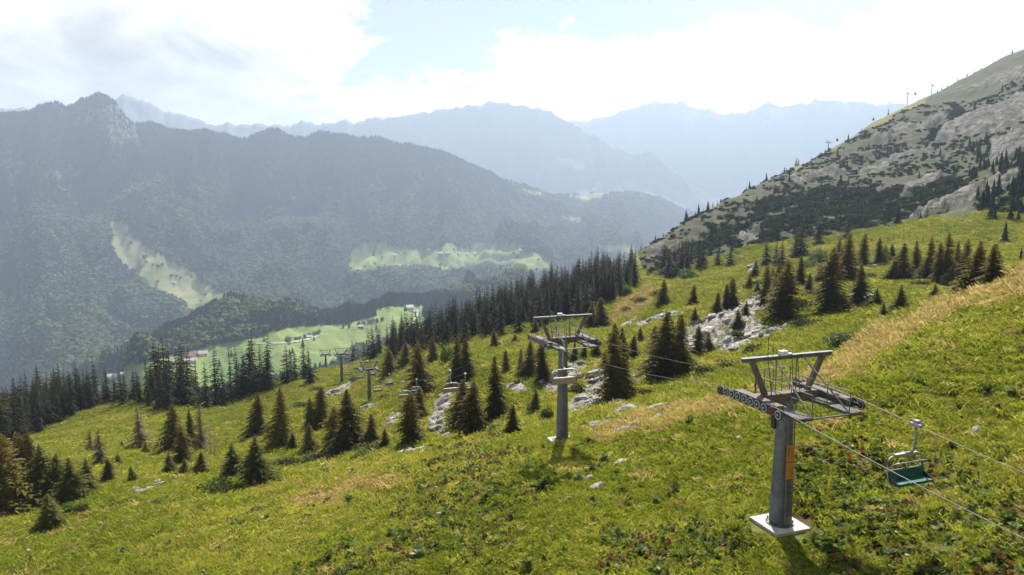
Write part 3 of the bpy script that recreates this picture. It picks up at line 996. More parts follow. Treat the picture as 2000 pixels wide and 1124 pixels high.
class MB:
    """collects pieces of one mesh"""
    def __init__(self):
        self.v, self.f, self.mi, self.cur = [], [], [], 0

    def add(self, V, Fc):
        o = len(self.v)
        self.v += [tuple(p) for p in V]
        self.f += [tuple(i + o for i in q) for q in Fc]
        self.mi += [self.cur] * len(Fc)
        return self

    def box(self, c, s, rot=None):
        hx, hy, hz = s[0] / 2, s[1] / 2, s[2] / 2
        P = [Vector((x, y, z)) for x in (-hx, hx) for y in (-hy, hy) for z in (-hz, hz)]
        if rot is not None:
            P = [rot @ p for p in P]
        P = [p + Vector(c) for p in P]
        return self.add(P, [(0, 1, 3, 2), (4, 6, 7, 5), (0, 4, 5, 1), (2, 3, 7, 6), (0, 2, 6, 4), (1, 5, 7, 3)])

    def bar(self, a, b, w, h=None, up=(0, 0, 1)):
        """rectangular bar from a to b"""
        a, b = Vector(a), Vector(b)
        h = h or w
        t = (b - a).normalized()
        u = Vector(up)
        if abs(t.dot(u)) > 0.95:
            u = Vector((0, 1, 0))
        s = t.cross(u).normalized()
        q = s.cross(t)
        P = []
        for p in (a, b):
            for i, j in ((-1, -1), (1, -1), (1, 1), (-1, 1)):
                P.append(p + s * (i * w / 2) + q * (j * h / 2))
        return self.add(P, [(3, 2, 1, 0), (4, 5, 6, 7), (0, 1, 5, 4), (1, 2, 6, 5), (2, 3, 7, 6), (3, 0, 4, 7)])

    def tube(self, pts, r, n=7):
        rr = r if isinstance(r, (list, tuple)) else [r] * len(pts)
        return self.add(*tube(pts, rr, n))

    def disc(self, c, axis, r, h, n=16):
        a = Vector(axis).normalized() * (h / 2)
        return self.tube([Vector(c) - a, Vector(c) + a], r, n)

    def build(self, name, mat, parent=None, smooth=False):
        o = mesh_obj(name, self.v, self.f, None, parent, smooth)
        for m in (mat if isinstance(mat, (list, tuple)) else [mat]):
            o.data.materials.append(m)
        if any(self.mi):
            o.data.polygons.foreach_set('material_index', self.mi)
        return o


def tip_attr(me, vals):
    a = me.attributes.new('tip', 'FLOAT', 'POINT')
    a.data.foreach_set('value', np.asarray(vals, np.float32))


def conifer_mesh(seed, rad=0.17, levels=30, per=9, droop=0.35, gap=0.0, bare=0.03, segs=6, ragged=0.25, power=0.8):
    """crown of a spruce of height 1: whorls of drooping boughs set with sprays"""
    rg = random.Random(seed)
    V, Fc, tip = [], [], []
    lean = rg.uniform(-0.03, 0.03)
    ph1, ph2 = rg.uniform(0, 6.28), rg.uniform(0, 6.28)
    for L in range(levels):
        t = (L + rg.uniform(-0.3, 0.3)) / (levels - 1)
        t = min(max(t, 0), 1)
        z = bare + (0.985 - bare) * t
        rmax = rad * max(0.03, (1 - t) ** power) * (0.72 + 0.28 * min(1, t * 7))
        a0 = rg.uniform(0, 6.28)
        nb = max(4, int(per * (1 - 0.35 * t)))
        for b in range(nb):
            if rg.random() < gap:
                continue
            an = a0 + 6.283 * b / nb + rg.uniform(-0.3, 0.3)
            ln = rmax * (1 + rg.uniform(-ragged * 1.5, ragged)) * (1 + 0.22 * math.sin(an + ph1 + 5 * z) + 0.12 * math.sin(2 * an + ph2 - 9 * z))
            ca, sa = math.cos(an), math.sin(an)
            zz = z + rg.uniform(-0.012, 0.012)
            rise = rg.uniform(0.05, 0.35) * (0.3 + t)
            wdt = ln * 0.30 + 0.007
            prev = None
            for s in range(segs + 1):
                q = s / segs
                rr = ln * q
                h = zz + ln * (rise * q - droop * (1.6 - t) * q * q)
                # each step: a pair of sprays left and right, hanging
                if s > 0:
                    w = wdt * (1.0 - 0.75 * q) * rg.uniform(0.7, 1.2) + 0.004
                    hang = w * rg.uniform(0.25, 0.8)
                    back = ln * 0.5 / segs
                    for sd in (-1, 1):
                        i0 = len(V)
                        V.append((rr * ca + lean * z, rr * sa, h + 0.003))
                        V.append(((rr - ln / segs * 1.1) * ca + lean * z, (rr - ln / segs * 1.1) * sa, h + 0.004))
                        ox, oy = -sa * sd * w, ca * sd * w
                        V.append(((rr + back * rg.uniform(0.1, 1.1)) * ca + ox + lean * z, (rr + back * rg.uniform(0.1, 1.1)) * sa + oy, h - hang))
                        Fc.append((i0, i0 + 1, i0 + 2))
                        tip += [q * (0.35 + 0.65 * t), 0.0, (0.3 + 0.7 * q) * (0.4 + 0.6 * t)]
                    if s % 2 == 0:
                        i0 = len(V)
                        V.append((rr * ca + lean * z, rr * sa, h))
                        V.append(((rr - ln / segs) * ca + lean * z, (rr - ln / segs) * sa, h + 0.002))
                        V.append(((rr - 0.3 * ln / segs) * ca + lean * z, (rr - 0.3 * ln / segs) * sa, h - hang * 1.3))
                        Fc.append((i0, i0 + 1, i0 + 2))
                        tip += [0, 0, 0.2]
    # leader
    i0 = len(V)
    for k in range(3):
        V.append((0.006 * math.cos(k * 2.1) + lean, 0.006 * math.sin(k * 2.1), 0.95))
    V.append((lean, 0, 1.0))
    Fc += [(i0, i0 + 1, i0 + 3), (i0 + 1, i0 + 2, i0 + 3), (i0 + 2, i0, i0 + 3)]
    tip += [0.7] * 4
    return V, Fc, tip


def cones_mesh(seed, rad, n=150, power=0.8, size=0.016, lo=0.52):
    rg = random.Random(seed)
    mb = MB()
    for _ in range(n):
        t = lo + (1 - lo) * rg.random() ** 0.75 * 0.98
        an = rg.uniform(0, 6.28)
        r = rad * (1 - t) ** power * rg.uniform(0.55, 1.05)
        h = t - 0.35 * r - rg.uniform(0, 0.012)
        s = size * rg.uniform(0.7, 1.3)
        x, y = r * math.cos(an), r * math.sin(an)
        w = s * 0.38
        mb.add([(x + w, y, h), (x - w * 0.5, y + w * 0.85, h), (x - w * 0.5, y - w * 0.85, h), (x, y, h + s * 0.35), (x, y, h - s)],
               [(0, 1, 3), (1, 2, 3), (2, 0, 3), (1, 0, 4), (2, 1, 4), (0, 2, 4)])
    return mb


SPR = {}


def make_spruce_kind(key, mat, cones=0, trunk_h=0.95, **kw):
    V, Fc, tp = conifer_mesh(**kw)
    cm = bpy.data.meshes.new('crown')
    cm.from_pydata(V, [], Fc)
    tip_attr(cm, tp)
    cm.materials.append(mat)
    tv, tf = tube([(0, 0, -0.06), (0, 0, 0.0), (0, 0, 0.3), (0, 0, trunk_h)], [0.024, 0.019, 0.013, 0.002], 7)
    tm = bpy.data.meshes.new('trunk')
    tm.from_pydata(tv, [], tf)
    tm.materials.append(M_BARK)
    co = None
    if cones:
        mb = cones_mesh(kw['seed'] + 90, kw.get('rad', 0.17), cones, kw.get('power', 0.8))
        co = bpy.data.meshes.new('cones')
        co.from_pydata(mb.v, [], mb.f)
        co.materials.append(M_CONE)
    SPR[key] = (cm, tm, co, kw.get('rad', 0.17))


# mature spruces heavy with cones, plain mature, slim, young dense, withering
for i_ in range(7):
    make_spruce_kind('coned%d' % i_, M_NEEDLE, 230, seed=10 + i_, rad=0.19 + 0.008 * i_, levels=42 + i_, per=13, droop=0.42, ragged=0.42, gap=0.06, power=0.60 + 0.04 * i_)
for i_ in range(3):
    make_spruce_kind('young%d' % i_, M_NEEDLE2, 0, seed=30 + i_, rad=0.24, levels=34, per=14, droop=0.28, ragged=0.38, power=0.72)
for i_ in range(2):
    make_spruce_kind('dry%d' % i_, M_NEEDLE_DRY, 60, seed=50 + i_, rad=0.19, levels=28, per=8, droop=0.4, gap=0.22)
for i_ in range(4):
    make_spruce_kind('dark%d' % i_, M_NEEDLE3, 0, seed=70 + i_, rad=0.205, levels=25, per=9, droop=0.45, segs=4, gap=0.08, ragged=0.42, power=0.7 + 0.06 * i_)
N_SPRUCE = [0]


def spruce(u, vb, vt, w, kind, label, group, dz=0.0, pos=None, h=None):
    """a spruce whose foot stands where the sight line meets the ground"""
    p = pos if pos is not None else hit(u, vb)
    if h is None:
        dep = to_pix(np.array(p))[2]
        h = float((vb - vt) * 1.05 * dep / F / CP)
    key = kind + str(N_SPRUCE[0] * 5 % {'coned': 7, 'young': 3, 'dry': 2, 'dark': 4}[kind])
    N_SPRUCE[0] += 1
    cm, tm, co, rad = SPR[key]
    if w:
        dep = to_pix(np.array(p))[2]
        sx = (w * 1.62 * dep / F) / (2 * rad)
    else:
        sx = h * random.uniform(0.85, 1.1)
    sx = min(max(sx, 0.6 * h), 1.7 * h)
    e = empty('spruce_tree', (p[0], p[1], p[2] - 0.01 * h + dz), random.uniform(0, 6.28), (sx, sx, h))
    for nm, me in (('trunk', tm), ('crown', cm), ('cones', co)):
        if me is None:
            continue
        o = bpy.data.objects.new(nm, me)
        o.parent = e
        COL.objects.link(o)
        if nm == 'cones':
            o['kind'] = 'stuff'
    tag(e, label, 'tree', group)
    return e


ORD = ['leftmost', 'second from left', 'third from left', 'fourth from left', 'fifth from left', 'sixth from left', 'seventh from left', 'eighth from left', 'ninth from left', 'tenth from left', 'eleventh from left', 'twelfth from left']
NUM = ['', 'one', 'two', 'three', 'four', 'five', 'six', 'seven', 'eight', 'nine', 'ten', 'eleven', 'twelve']


def cluster(kind, adj, where, items):
    items = sorted(items)
    n = len(items)
    for i, it in enumerate(items):
        k = it[4] if len(it) > 4 else kind
        o = 'rightmost' if (i == n - 1 and n > 1) else ORD[i]
        lab = ('%s %s' % (adj, where)) if n == 1 else '%s of %s %ss %s' % (o, NUM[n], adj, where)
        spruce(it[0], it[1], it[2], it[3], k, lab, 'spruces on the meadow')


CLUSTERS = [
    ('coned', 'tall olive spruce', 'at the left frame edge', [(15, 1010, 848, 80), (42, 985, 843, 50), (62, 975, 846, 55)]),
    ('young', 'bushy yellow-green spruce', 'near the left edge', [(85, 985, 868, 60), (112, 975, 885, 52), (140, 985, 892, 58), (172, 965, 895, 50)]),
    ('young', 'small dark cone-shaped young spruce', 'standing alone in lower left meadow', [(95, 1042, 963, 58)]),
    ('dry', 'greyish half-bare spruce', 'in left meadow hollow', [(178, 888, 838, 26), (196, 912, 840, 34)]),
    ('coned', 'short spruce', 'between half-bare spruces and the white rocks', [(213, 945, 895, 36), (233, 912, 885, 18, 'young'), (258, 943, 910, 22, 'young')]),
    ('dry', 'pale brownish spruce', 'standing apart in left meadow hollow', [(273, 880, 796, 48)]),
    ('young', 'tiny spruce', 'at the foot of the pale brownish spruce', [(240, 878, 861, 14), (286, 893, 862, 26)]),
    ('coned', 'brown-tipped spruce', 'beside the bare dead stems', [(340, 882, 790, 50), (357, 912, 832, 32), (373, 880, 798, 22), (394, 886, 790, 30, 'dry')]),
    ('young', 'low spruce', 'below the bare dead stems', [(333, 925, 885, 24), (362, 930, 895, 30), (395, 928, 882, 38)]),
    ('young', 'broad dark spruce', 'in the pair casting shadow on left meadow', [(456, 936, 864, 58), (502, 946, 853, 82)]),
    ('coned', 'pointed brown-tipped spruce', 'in the row left of the lower towers', [(507, 852, 767, 38), (551, 875, 757, 42), (607, 842, 779, 30), (629, 840, 757, 42)]),
    ('coned', 'spruce', 'crowded below the third tower', [(604, 885, 828, 30), (655, 882, 795, 42), (680, 887, 762, 62), (571, 880, 845, 28, 'young')]),
    ('coned', 'mid-size spruce', 'left of the stony gully', [(728, 872, 808, 42), (752, 882, 838, 30), (803, 870, 768, 52), (821, 822, 756, 34)]),
    ('coned', 'tall dark spruce', 'right of the stony gully', [(903, 838, 742, 48), (926, 857, 748, 52), (966, 830, 698, 44)]),
    ('young', 'short spruce', 'in the rocks left of the second tower', [(1000, 856, 790, 38, 'coned'), (1046, 813, 757, 24), (1032, 812, 786, 18)]),
    ('coned', 'brown-tipped spruce', 'behind the chairs', [(762, 738, 683, 42), (818, 782, 672, 48), (845, 716, 656, 26), (895, 752, 658, 36), (910, 750, 661, 30), (793, 720, 668, 30)]),
    ('coned', 'spruce', 'just left of the second tower head', [(988, 732, 684, 16), (1017, 738, 682, 18), (1036, 738, 667, 30), (1058, 742, 668, 28)]),
    ('coned', 'slender spruce', 'just right of the second tower head', [(1122, 706, 666, 12), (1142, 703, 664, 13), (1164, 698, 659, 20)]),
    ('coned', 'tall spruce', 'in the rock cleft between the two nearest towers', [(1198, 785, 636, 44), (1216, 782, 656, 46)]),
    ('coned', 'spruce', 'below the dark forest above the second tower', [(965, 682, 645, 26), (1046, 655, 625, 18), (1155, 643, 594, 28), (1173, 643, 582, 30), (1005, 675, 652, 12, 'young')]),
    ('coned', 'large spruce', 'crossed by the ropes between nearest towers', [(1278, 735, 640, 44), (1302, 746, 612, 60), (1326, 740, 618, 48)]),
    ('coned', 'spruce', 'left of the large limestone outcrop', [(1363, 697, 638, 34), (1384, 686, 652, 30, 'young')]),
    ('coned', 'slim spruce', 'on the grassy rise between second tower and outcrop', [(1195, 690, 655, 18), (1215, 668, 640, 16), (1238, 700, 655, 22), (1250, 672, 640, 16), (1180, 722, 688, 20)]),
    ('coned', 'stubby spruce', 'scattered above the large outcrop', [(1475, 545, 510, 22), (1508, 560, 525, 22), (1545, 580, 540, 26), (1580, 570, 535, 24), (1600, 555, 515, 26), (1480, 575, 550, 20, 'young')]),
    ('coned', 'lone spruce', 'on the green slope near the path', [(1295, 606, 549, 42), (1355, 600, 558, 26), (1357, 633, 601, 24, 'young')]),
    ('coned', 'small spruce', 'growing among the slabs of the large outcrop', [(1402, 610, 570, 24), (1418, 603, 560, 22), (1430, 598, 545, 22), (1440, 640, 603, 30, 'young'), (1457, 616, 587, 20, 'young'), (1464, 570, 537, 16), (1452, 566, 556, 16)]),
    ('coned', 'tall dark spruce', 'rising above the large outcrop', [(1495, 590, 523, 30), (1519, 602, 516, 32), (1533, 628, 511, 62), (1562, 560, 500, 22)]),
    ('young', 'bright little spruce', 'at the feet of the dark spruces above the outcrop', [(1532, 628, 600, 20)]),
    ('coned', 'broad pyramid-shaped spruce', 'largest on the right-hand meadow', [(1622, 610, 489, 78)]),
    ('coned', 'spruce', 'next to the broad pyramid-shaped spruce', [(1652, 550, 462, 48), (1678, 597, 519, 32), (1686, 520, 459, 22), (1636, 545, 470, 30)]),
    ('young', 'small full spruce', 'behind the grassy crest on the right', [(1712, 597, 563, 26), (1724, 629, 591, 42), (1756, 611, 557, 36), (1774, 617, 595, 24), (1823, 590, 555, 28)]),
    ('coned', 'spruce', 'in the row above the small full ones', [(1716, 515, 467, 20), (1728, 515, 480, 18), (1743, 550, 502, 34, 'young'), (1762, 552, 478, 30), (1786, 542, 472, 24), (1740, 512, 477, 16)]),
    ('coned', 'brown-tipped spruce', 'bunched behind the crest at right', [(1815, 550, 468, 30), (1832, 555, 476, 28), (1847, 558, 459, 28), (1856, 564, 519, 26, 'young'), (1866, 555, 475, 24), (1884, 558, 471, 28)]),
    ('coned', 'big spruce', 'ending the row behind the crest', [(1908, 572, 475, 56), (1938, 566, 480, 42), (1977, 546, 522, 24)]),
    ('dark', 'dark spruce', 'at the foot of the rocky mountainside', [(1496, 522, 467, 24), (1515, 524, 476, 24), (1527, 524, 470, 22), (1553, 505, 446, 26), (1564, 505, 439, 30), (1600, 476, 431, 22), (1655, 468, 424, 28), (1306, 546, 489, 30)]),
]


def plant_spruces():
    for c in CLUSTERS:
        cluster(*c)
    # dark forests: nothing tells their trees apart
    def forest(poly, n, h0, h1, lab, grp, kind='dark', minpx=7):
        a = np.array(poly)
        lo, hi = a.min(0), a.max(0)
        got = []
        tries = 0
        while len(got) < n and tries < n * 60:
            tries += 1
            u = random.uniform(lo[0], hi[0])
            v = random.uniform(lo[1], hi[1])
            if not in_poly(np.array([u]), np.array([v]), poly)[0]:
                continue
            if any(abs(u - q[0]) < minpx and abs(v - q[1]) < minpx for q in got):
                continue
            p = hit(u, v)
            if math.hypot(p[0], p[1]) > 1250:
                continue
            got.append((u, v))
            spruce(u, v, 0, None, kind, lab, grp, pos=p, h=random.uniform(h0, h1))
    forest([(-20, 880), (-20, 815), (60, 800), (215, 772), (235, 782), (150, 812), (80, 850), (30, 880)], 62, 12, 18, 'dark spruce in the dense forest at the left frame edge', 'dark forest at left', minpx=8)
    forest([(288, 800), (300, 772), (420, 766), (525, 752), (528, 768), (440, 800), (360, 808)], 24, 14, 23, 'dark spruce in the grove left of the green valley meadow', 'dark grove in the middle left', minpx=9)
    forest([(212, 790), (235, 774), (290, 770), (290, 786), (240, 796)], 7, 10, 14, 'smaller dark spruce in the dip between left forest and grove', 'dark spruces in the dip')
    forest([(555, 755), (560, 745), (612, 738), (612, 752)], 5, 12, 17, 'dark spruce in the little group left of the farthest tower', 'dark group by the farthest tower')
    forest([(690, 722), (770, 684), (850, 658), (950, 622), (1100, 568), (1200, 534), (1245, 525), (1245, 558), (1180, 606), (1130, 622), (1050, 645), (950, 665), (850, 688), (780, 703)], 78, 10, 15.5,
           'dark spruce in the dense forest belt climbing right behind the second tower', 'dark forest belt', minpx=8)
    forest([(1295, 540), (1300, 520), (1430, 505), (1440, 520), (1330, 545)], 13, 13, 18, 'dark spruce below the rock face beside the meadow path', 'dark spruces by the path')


LANDMARKS = [(1522, 1028, "the nearest tower's foot"), (1098, 860, "the second tower's foot"), (1775, 940, 'the nearest hanging chair'), (480, 940, 'the shaded spruce pair'), (95, 1030, 'the lone young spruce'), (1165, 955, 'the long pale slab'),
             (1545, 760, "the nearest tower's head"), (1430, 660, 'the large outcrop'), (1300, 740, 'the rope-crossed spruces'), (720, 790, "the third tower's foot"), (868, 820, 'the stony gully'), (1620, 600, 'the broad pyramid-shaped spruce'), (1270, 560, 'the meadow path'),
             (405, 880, 'the bare dead stems'), (549, 1012, 'the lone white stone'), (900, 1000, 'the reddish dock patch'), (1950, 1060, 'the bottom right corner'), (1960, 780, 'the right frame edge')]


def place_labels(items, noun):
    """labels by the nearest landmark: items are (u, v, ...)"""
    grp = {}
    for i, it in enumerate(items):
        d = [((it[0] - a) ** 2 + (1.6 * (it[1] - b)) ** 2) for a, b, _ in LANDMARKS]
        k = int(np.argmin(d))
        a, b, nm = LANDMARKS[k]
        du, dv = it[0] - a, (it[1] - b) * 1.6
        w = ('right of' if du > 0 else 'left of') if abs(du) > abs(dv) else ('below' if dv > 0 else 'above')
        grp.setdefault((w, nm), []).append(i)
    out = [None] * len(items)
    for (w, nm), ids in grp.items():
        ids.sort(key=lambda i: items[i][0])
        for j, i in enumerate(ids):
            o = '' if len(ids) == 1 else ('rightmost ' if j == len(ids) - 1 else ORD[min(j, 11)] + ', ')
            out[i] = (o + noun + ' ' + w + ' ' + nm).replace('leftmost, ', 'leftmost ')
    return out




def leaf_cloud(seed, n, leaf=0.09, flat=0.85, lobes=6, stems=True):
    """round shrub of radius about 1: leaves spread through several lobes"""
    rg = random.Random(seed)
    mb = MB()
    cen = [(rg.uniform(-0.5, 0.5), rg.uniform(-0.5, 0.5), rg.uniform(0.35, 0.85) * flat, rg.uniform(0.35, 0.58)) for _ in range(lobes)]
    for _ in range(n):
        c = rg.choice(cen)
        d = Vector((rg.gauss(0, 1), rg.gauss(0, 1), rg.gauss(0, 1))).normalized()
        p = Vector(c[:3]) + Vector((d.x, d.y, d.z * flat)) * c[3] * rg.uniform(0.55, 1.08)
        if p.z < 0.02:
            p.z = rg.uniform(0.02, 0.2)
        a = Vector((rg.uniform(-1, 1), rg.uniform(-1, 1), rg.uniform(-0.4, 1))).normalized()
        b = a.cross(Vector((rg.uniform(-1, 1), rg.uniform(-1, 1), rg.uniform(-1, 1)))).normalized()
        s = leaf * rg.uniform(0.6, 1.4)
        mb.add([p - b * s * 0.35, p + a * s, p + b * s * 0.35, p - a * s * 0.6], [(0, 1, 2, 3)])
    return mb


def shrub_meshes(name, seed0, n, mat, **kw):
    out = []
    for i in range(3):
        mb = leaf_cloud(seed0 + i, n, **kw)
        me = bpy.data.meshes.new('foliage')
        me.from_pydata(mb.v, [], mb.f)
        me.materials.append(mat)
        out.append(me)
    return out


_st = MB()
for k_ in range(6):
    a_ = k_ * 1.05
    _st.tube([(0, 0, -0.15), (0.12 * math.cos(a_), 0.12 * math.sin(a_), 0.3), (0.4 * math.cos(a_), 0.4 * math.sin(a_), 0.75)], [0.03, 0.022, 0.008], 5)
ME_STEM = bpy.data.meshes.new('stem')
ME_STEM.from_pydata(_st.v, [], _st.f)
ME_STEM.materials.append(M_BARK)
SHRUB = {'willow': shrub_meshes('willow', 200, 1500, M_LEAF_GREY, leaf=0.10, flat=0.8), 'leafy': shrub_meshes('leafy', 210, 1300, M_LEAF, leaf=0.10, flat=1.0, lobes=8),
         'juniper': shrub_meshes('juniper', 220, 1100, M_JUNIPER, leaf=0.085, flat=0.55, lobes=9)}


def shrub(u, vb, wpx, hpx, kind, label, name='shrub', cat='shrub', group=None, pos=None, size=None):
    p = pos if pos is not None else hit(u, vb)
    dep = float(to_pix(np.array(p))[2])
    if size:
        sx, sz = size
    else:
        sx, sz = wpx * dep / F / 1.9, hpx * dep / F / (1.2 if kind != 'juniper' else 0.75)
    e = empty(name, (p[0], p[1], p[2] - 0.05), random.uniform(0, 6.28), (sx, sx, sz))
    for nm, me in (('foliage' if cat != 'tree' else 'crown', random.choice(SHRUB[kind])), ('stem' if cat != 'tree' else 'trunk', ME_STEM)):
        o = bpy.data.objects.new(nm, me)
        o.parent = e
        COL.objects.link(o)
    tag(e, label, cat, group)
    return e


plant_spruces()

shrub(1645, 682, 84, 46, 'willow', 'pale grey-green bush at the edge of the dry crest')
shrub(1600, 518, 44, 42, 'willow', 'silvery bush between dark spruces below the rocky mountainside')
shrub(1582, 527, 34, 26, 'willow', 'smaller silvery bush left of the other silvery bush')
shrub(872, 717, 32, 46, 'leafy', 'bright green broadleaf tree behind the hanging chairs', name='broadleaf_tree', cat='tree')
shrub(637, 893, 26, 22, 'leafy', 'bright green bush at the foot of the crowded spruces')
shrub(1148, 613, 40, 26, 'leafy', 'rounded green bush at the edge of the dark forest belt')
shrub(1220, 578, 34, 22, 'leafy', 'light green bush beside the meadow path')
shrub(1345, 548, 46, 24, 'leafy', 'broad green bush among dark spruces by the path')
shrub(1030, 620, 40, 40, 'leafy', 'green broadleaf crown inside the dark forest belt', name='broadleaf_tree', cat='tree')
shrub(130, 1008, 44, 28, 'leafy', 'low green bush right of the small lone young spruce')
shrub(165, 1004, 38, 24, 'juniper', 'dark low bush below the yellow-green spruces')
shrub(965, 850, 40, 26, 'willow', 'pale bush below the tall dark spruces by the gully')
shrub(1070, 822, 34, 30, 'juniper', 'dark bush just left of the second tower foot')
MATS = [(425, 968, 80, 30), (560, 912, 90, 22), (610, 905, 70, 20), (720, 892, 86, 24), (650, 925, 60, 12), (905, 880, 70, 16), (1175, 800, 66, 18), (1220, 788, 60, 20), (1385, 735, 64, 22), (1420, 722, 60, 18),
                                       (1480, 690, 60, 20), (1570, 640, 70, 22), (1560, 605, 60, 24), (1440, 660, 46, 14), (1265, 775, 50, 18), (1130, 765, 46, 16), (1115, 705, 60, 14), (1320, 770, 50, 12), (320, 985, 60, 14), (240, 990, 54, 14),
                                       (700, 745, 34, 10), (760, 780, 40, 12), (850, 745, 40, 12), (620, 765, 40, 10), (590, 800, 50, 12), (1255, 595, 44, 16), (1285, 580, 40, 14), (1230, 610, 40, 12), 
                                       (1480, 560, 40, 16), (1590, 580, 50, 18), (1700, 545, 44, 14), (1800, 560, 40, 14)]
for (u_, v_, w_, h_), lab_ in zip(MATS, place_labels(MATS, 'low dark green shrub mat')):
    shrub(u_, v_, w_, h_, 'juniper', lab_, name='dwarf_shrub', group='dwarf shrub mats')

# bare dead stems
for i_, (u_, vb_, vt_) in enumerate([(404, 890, 835), (412, 893, 812), (420, 897, 822)]):
    p_ = hit(u_, vb_)
    h_ = (vb_ - vt_) * float(to_pix(np.array(p_))[2]) / F
    rg_ = random.Random(i_)
    e_ = empty('dead_tree', p_)
    t_ = MB()
    t_.tube([(0, 0, -0.3), (0.02, 0, h_ * 0.5), (0.06, 0.03, h_)], [0.13, 0.09, 0.02], 7)
    t_.build('trunk', M_DEAD, e_)
    for k_ in range(9):
        z_ = h_ * (0.3 + 0.07 * k_)
        a_ = rg_.uniform(0, 6.28)
        l_ = rg_.uniform(0.3, 0.9) * (1.2 - z_ / h_)
        b_ = MB()
        b_.tube([(0.02, 0, z_), (l_ * math.cos(a_), l_ * math.sin(a_), z_ - 0.1)], [0.03, 0.01], 5)
        b_.build('branch', M_DEAD, e_)
    tag(e_, ['leftmost bare dead stem in the left meadow hollow', 'tallest bare dead stem, middle of three in left meadow', 'rightmost bare dead stem in the left meadow hollow'][i_], 'dead tree', 'bare dead stems')
# bleached root plate
p_ = hit(400, 918)
e_ = empty('dead_wood', p_)
rg_ = random.Random(3)
for k_ in range(9):
    a_ = rg_.uniform(0, 6.28)
    b_ = MB()
    x_, y_ = math.cos(a_), math.sin(a_)
    b_.tube([(0, 0, 0.1), (0.7 * x_, 0.7 * y_, 0.5 + rg_.uniform(0, 0.5)), (1.4 * x_, 1.4 * y_, rg_.uniform(0.2, 1.5))], [0.16, 0.10, 0.03], 6)
    b_.build('root', M_DEAD, e_)
tag(e_, 'bleached tangle of dead roots below the bare stems', 'dead wood')
# ------------------------------------------------------------------ chairlift
M_GALV = pbr('galvanised_steel', (0.145, 0.15, 0.153), 0.55, 0.3, var=0.22, vscale=2.5, bump=0.15, bscale=25)
M_POLE = pbr('galvanised_pole', (0.13, 0.135, 0.14), 0.6, 0.25, var=0.25, vscale=1.4, bump=0.2, bscale=12)
M_RUST = pbr('weathered_beam', (0.085, 0.068, 0.057), 0.75, 0.15, col2=(0.14, 0.112, 0.092), vscale=1.8, bump=0.25, bscale=20)
M_DARKST = pbr('dark_steel', (0.055, 0.055, 0.057), 0.6, 0.3, var=0.3)
M_TYRE = pbr('rubber_tyre', (0.025, 0.025, 0.027), 0.8)
M_RIM = pbr('sheave_flange', (0.36, 0.36, 0.36), 0.5, 0.4, var=0.2, vscale=8)
M_RIMRED = pbr('red_sheave', (0.22, 0.075, 0.05), 0.6, 0.1, var=0.2, vscale=8)
M_CONC = pbr('concrete', (0.44, 0.415, 0.385), 0.9, var=0.15, vscale=1.5, bump=0.3, bscale=14)
M_ORANGE = pbr('orange_board', (0.46, 0.19, 0.025), 0.6, var=0.1, vscale=5)
M_BLACK = pbr('black_plastic', (0.02, 0.02, 0.02), 0.5)
M_WHITE = pbr('pale_housing', (0.62, 0.62, 0.62), 0.5)
M_GREEN = pbr('green_seat_pad', (0.008, 0.09, 0.066), 0.55, var=0.2, vscale=5, bump=0.2, bscale=18)
M_TAN = pbr('tan_back_shell', (0.33, 0.25, 0.16), 0.7, var=0.2, vscale=3)
M_CHAIRST = pbr('chair_steel', (0.30, 0.30, 0.30), 0.45, 0.5, var=0.15, vscale=6)
M_ROPE = pbr('wire_rope', (0.12, 0.12, 0.12), 0.5, 0.5)

TL = -0.35                                   # line direction in plan: x = X0 + TL*y
LRZ = math.atan(-TL)
CL, SL = math.cos(LRZ), math.sin(LRZ)
P1 = Vector(PAD)
X0 = P1.x - TL * P1.y
GAUGE = 2.40


def line_at(u):
    ys = np.linspace(20, 420, 4000)
    xs = X0 + TL * ys
    zs = ground(xs, ys)
    uu, vv, dd = to_pix(np.stack([xs, ys, zs], -1))
    k = int(np.argmin(np.abs(uu - u)))
    return Vector((xs[k], ys[k], zs[k]))


def loc2w(base, q):
    return Vector((base.x + q[0] * CL - q[1] * SL, base.y + q[0] * SL + q[1] * CL, base.z + q[2]))


TOWERS = []
for i_, (u_, vhead) in enumerate([(1524, 775), (1098, 664), (722, 722), (668, 692), (637, 693)]):
    b_ = P1 if i_ == 0 else line_at(u_)
    dep_ = float(to_pix(np.array(b_))[2])
    # head height so that the cross-arm sits where the photograph shows it
    zz_ = np.linspace(3, 16, 1400)
    vv_ = to_pix(np.stack([np.full(1400, b_.x), np.full(1400, b_.y), b_.z + zz_], -1))[1]
    h_ = float(zz_[np.argmin(np.abs(vv_ - vhead))])
    TOWERS.append((b_, h_))
    print('tower', i_, [round(q, 1) for q in b_], round(h_, 2))

HEAD = MB


def circ(r, n, z, c=(0, 0)):
    return [(c[0] + r * math.cos(2 * math.pi * k / n), c[1] + r * math.sin(2 * math.pi * k / n), z) for k in range(n)]


def sheave_mesh(red=False):
    mb = MB()
    for r, h, mi in ((0.235, 0.07, 0), (0.215, 0.11, 1), (0.15, 0.125, 0), (0.06, 0.16, 1)):
        mb.cur = mi
        mb.disc((0, 0, 0), (1, 0, 0), r, h, 18)
    me = bpy.data.meshes.new('sheave')
    me.from_pydata(mb.v, [], mb.f)
    me.materials.append(M_TYRE)
    me.materials.append(M_RIMRED if red else M_RIM)
    me.polygons.foreach_set('material_index', mb.mi)
    return me


ME_SHEAVE, ME_SHEAVE_R = sheave_mesh(), sheave_mesh(True)


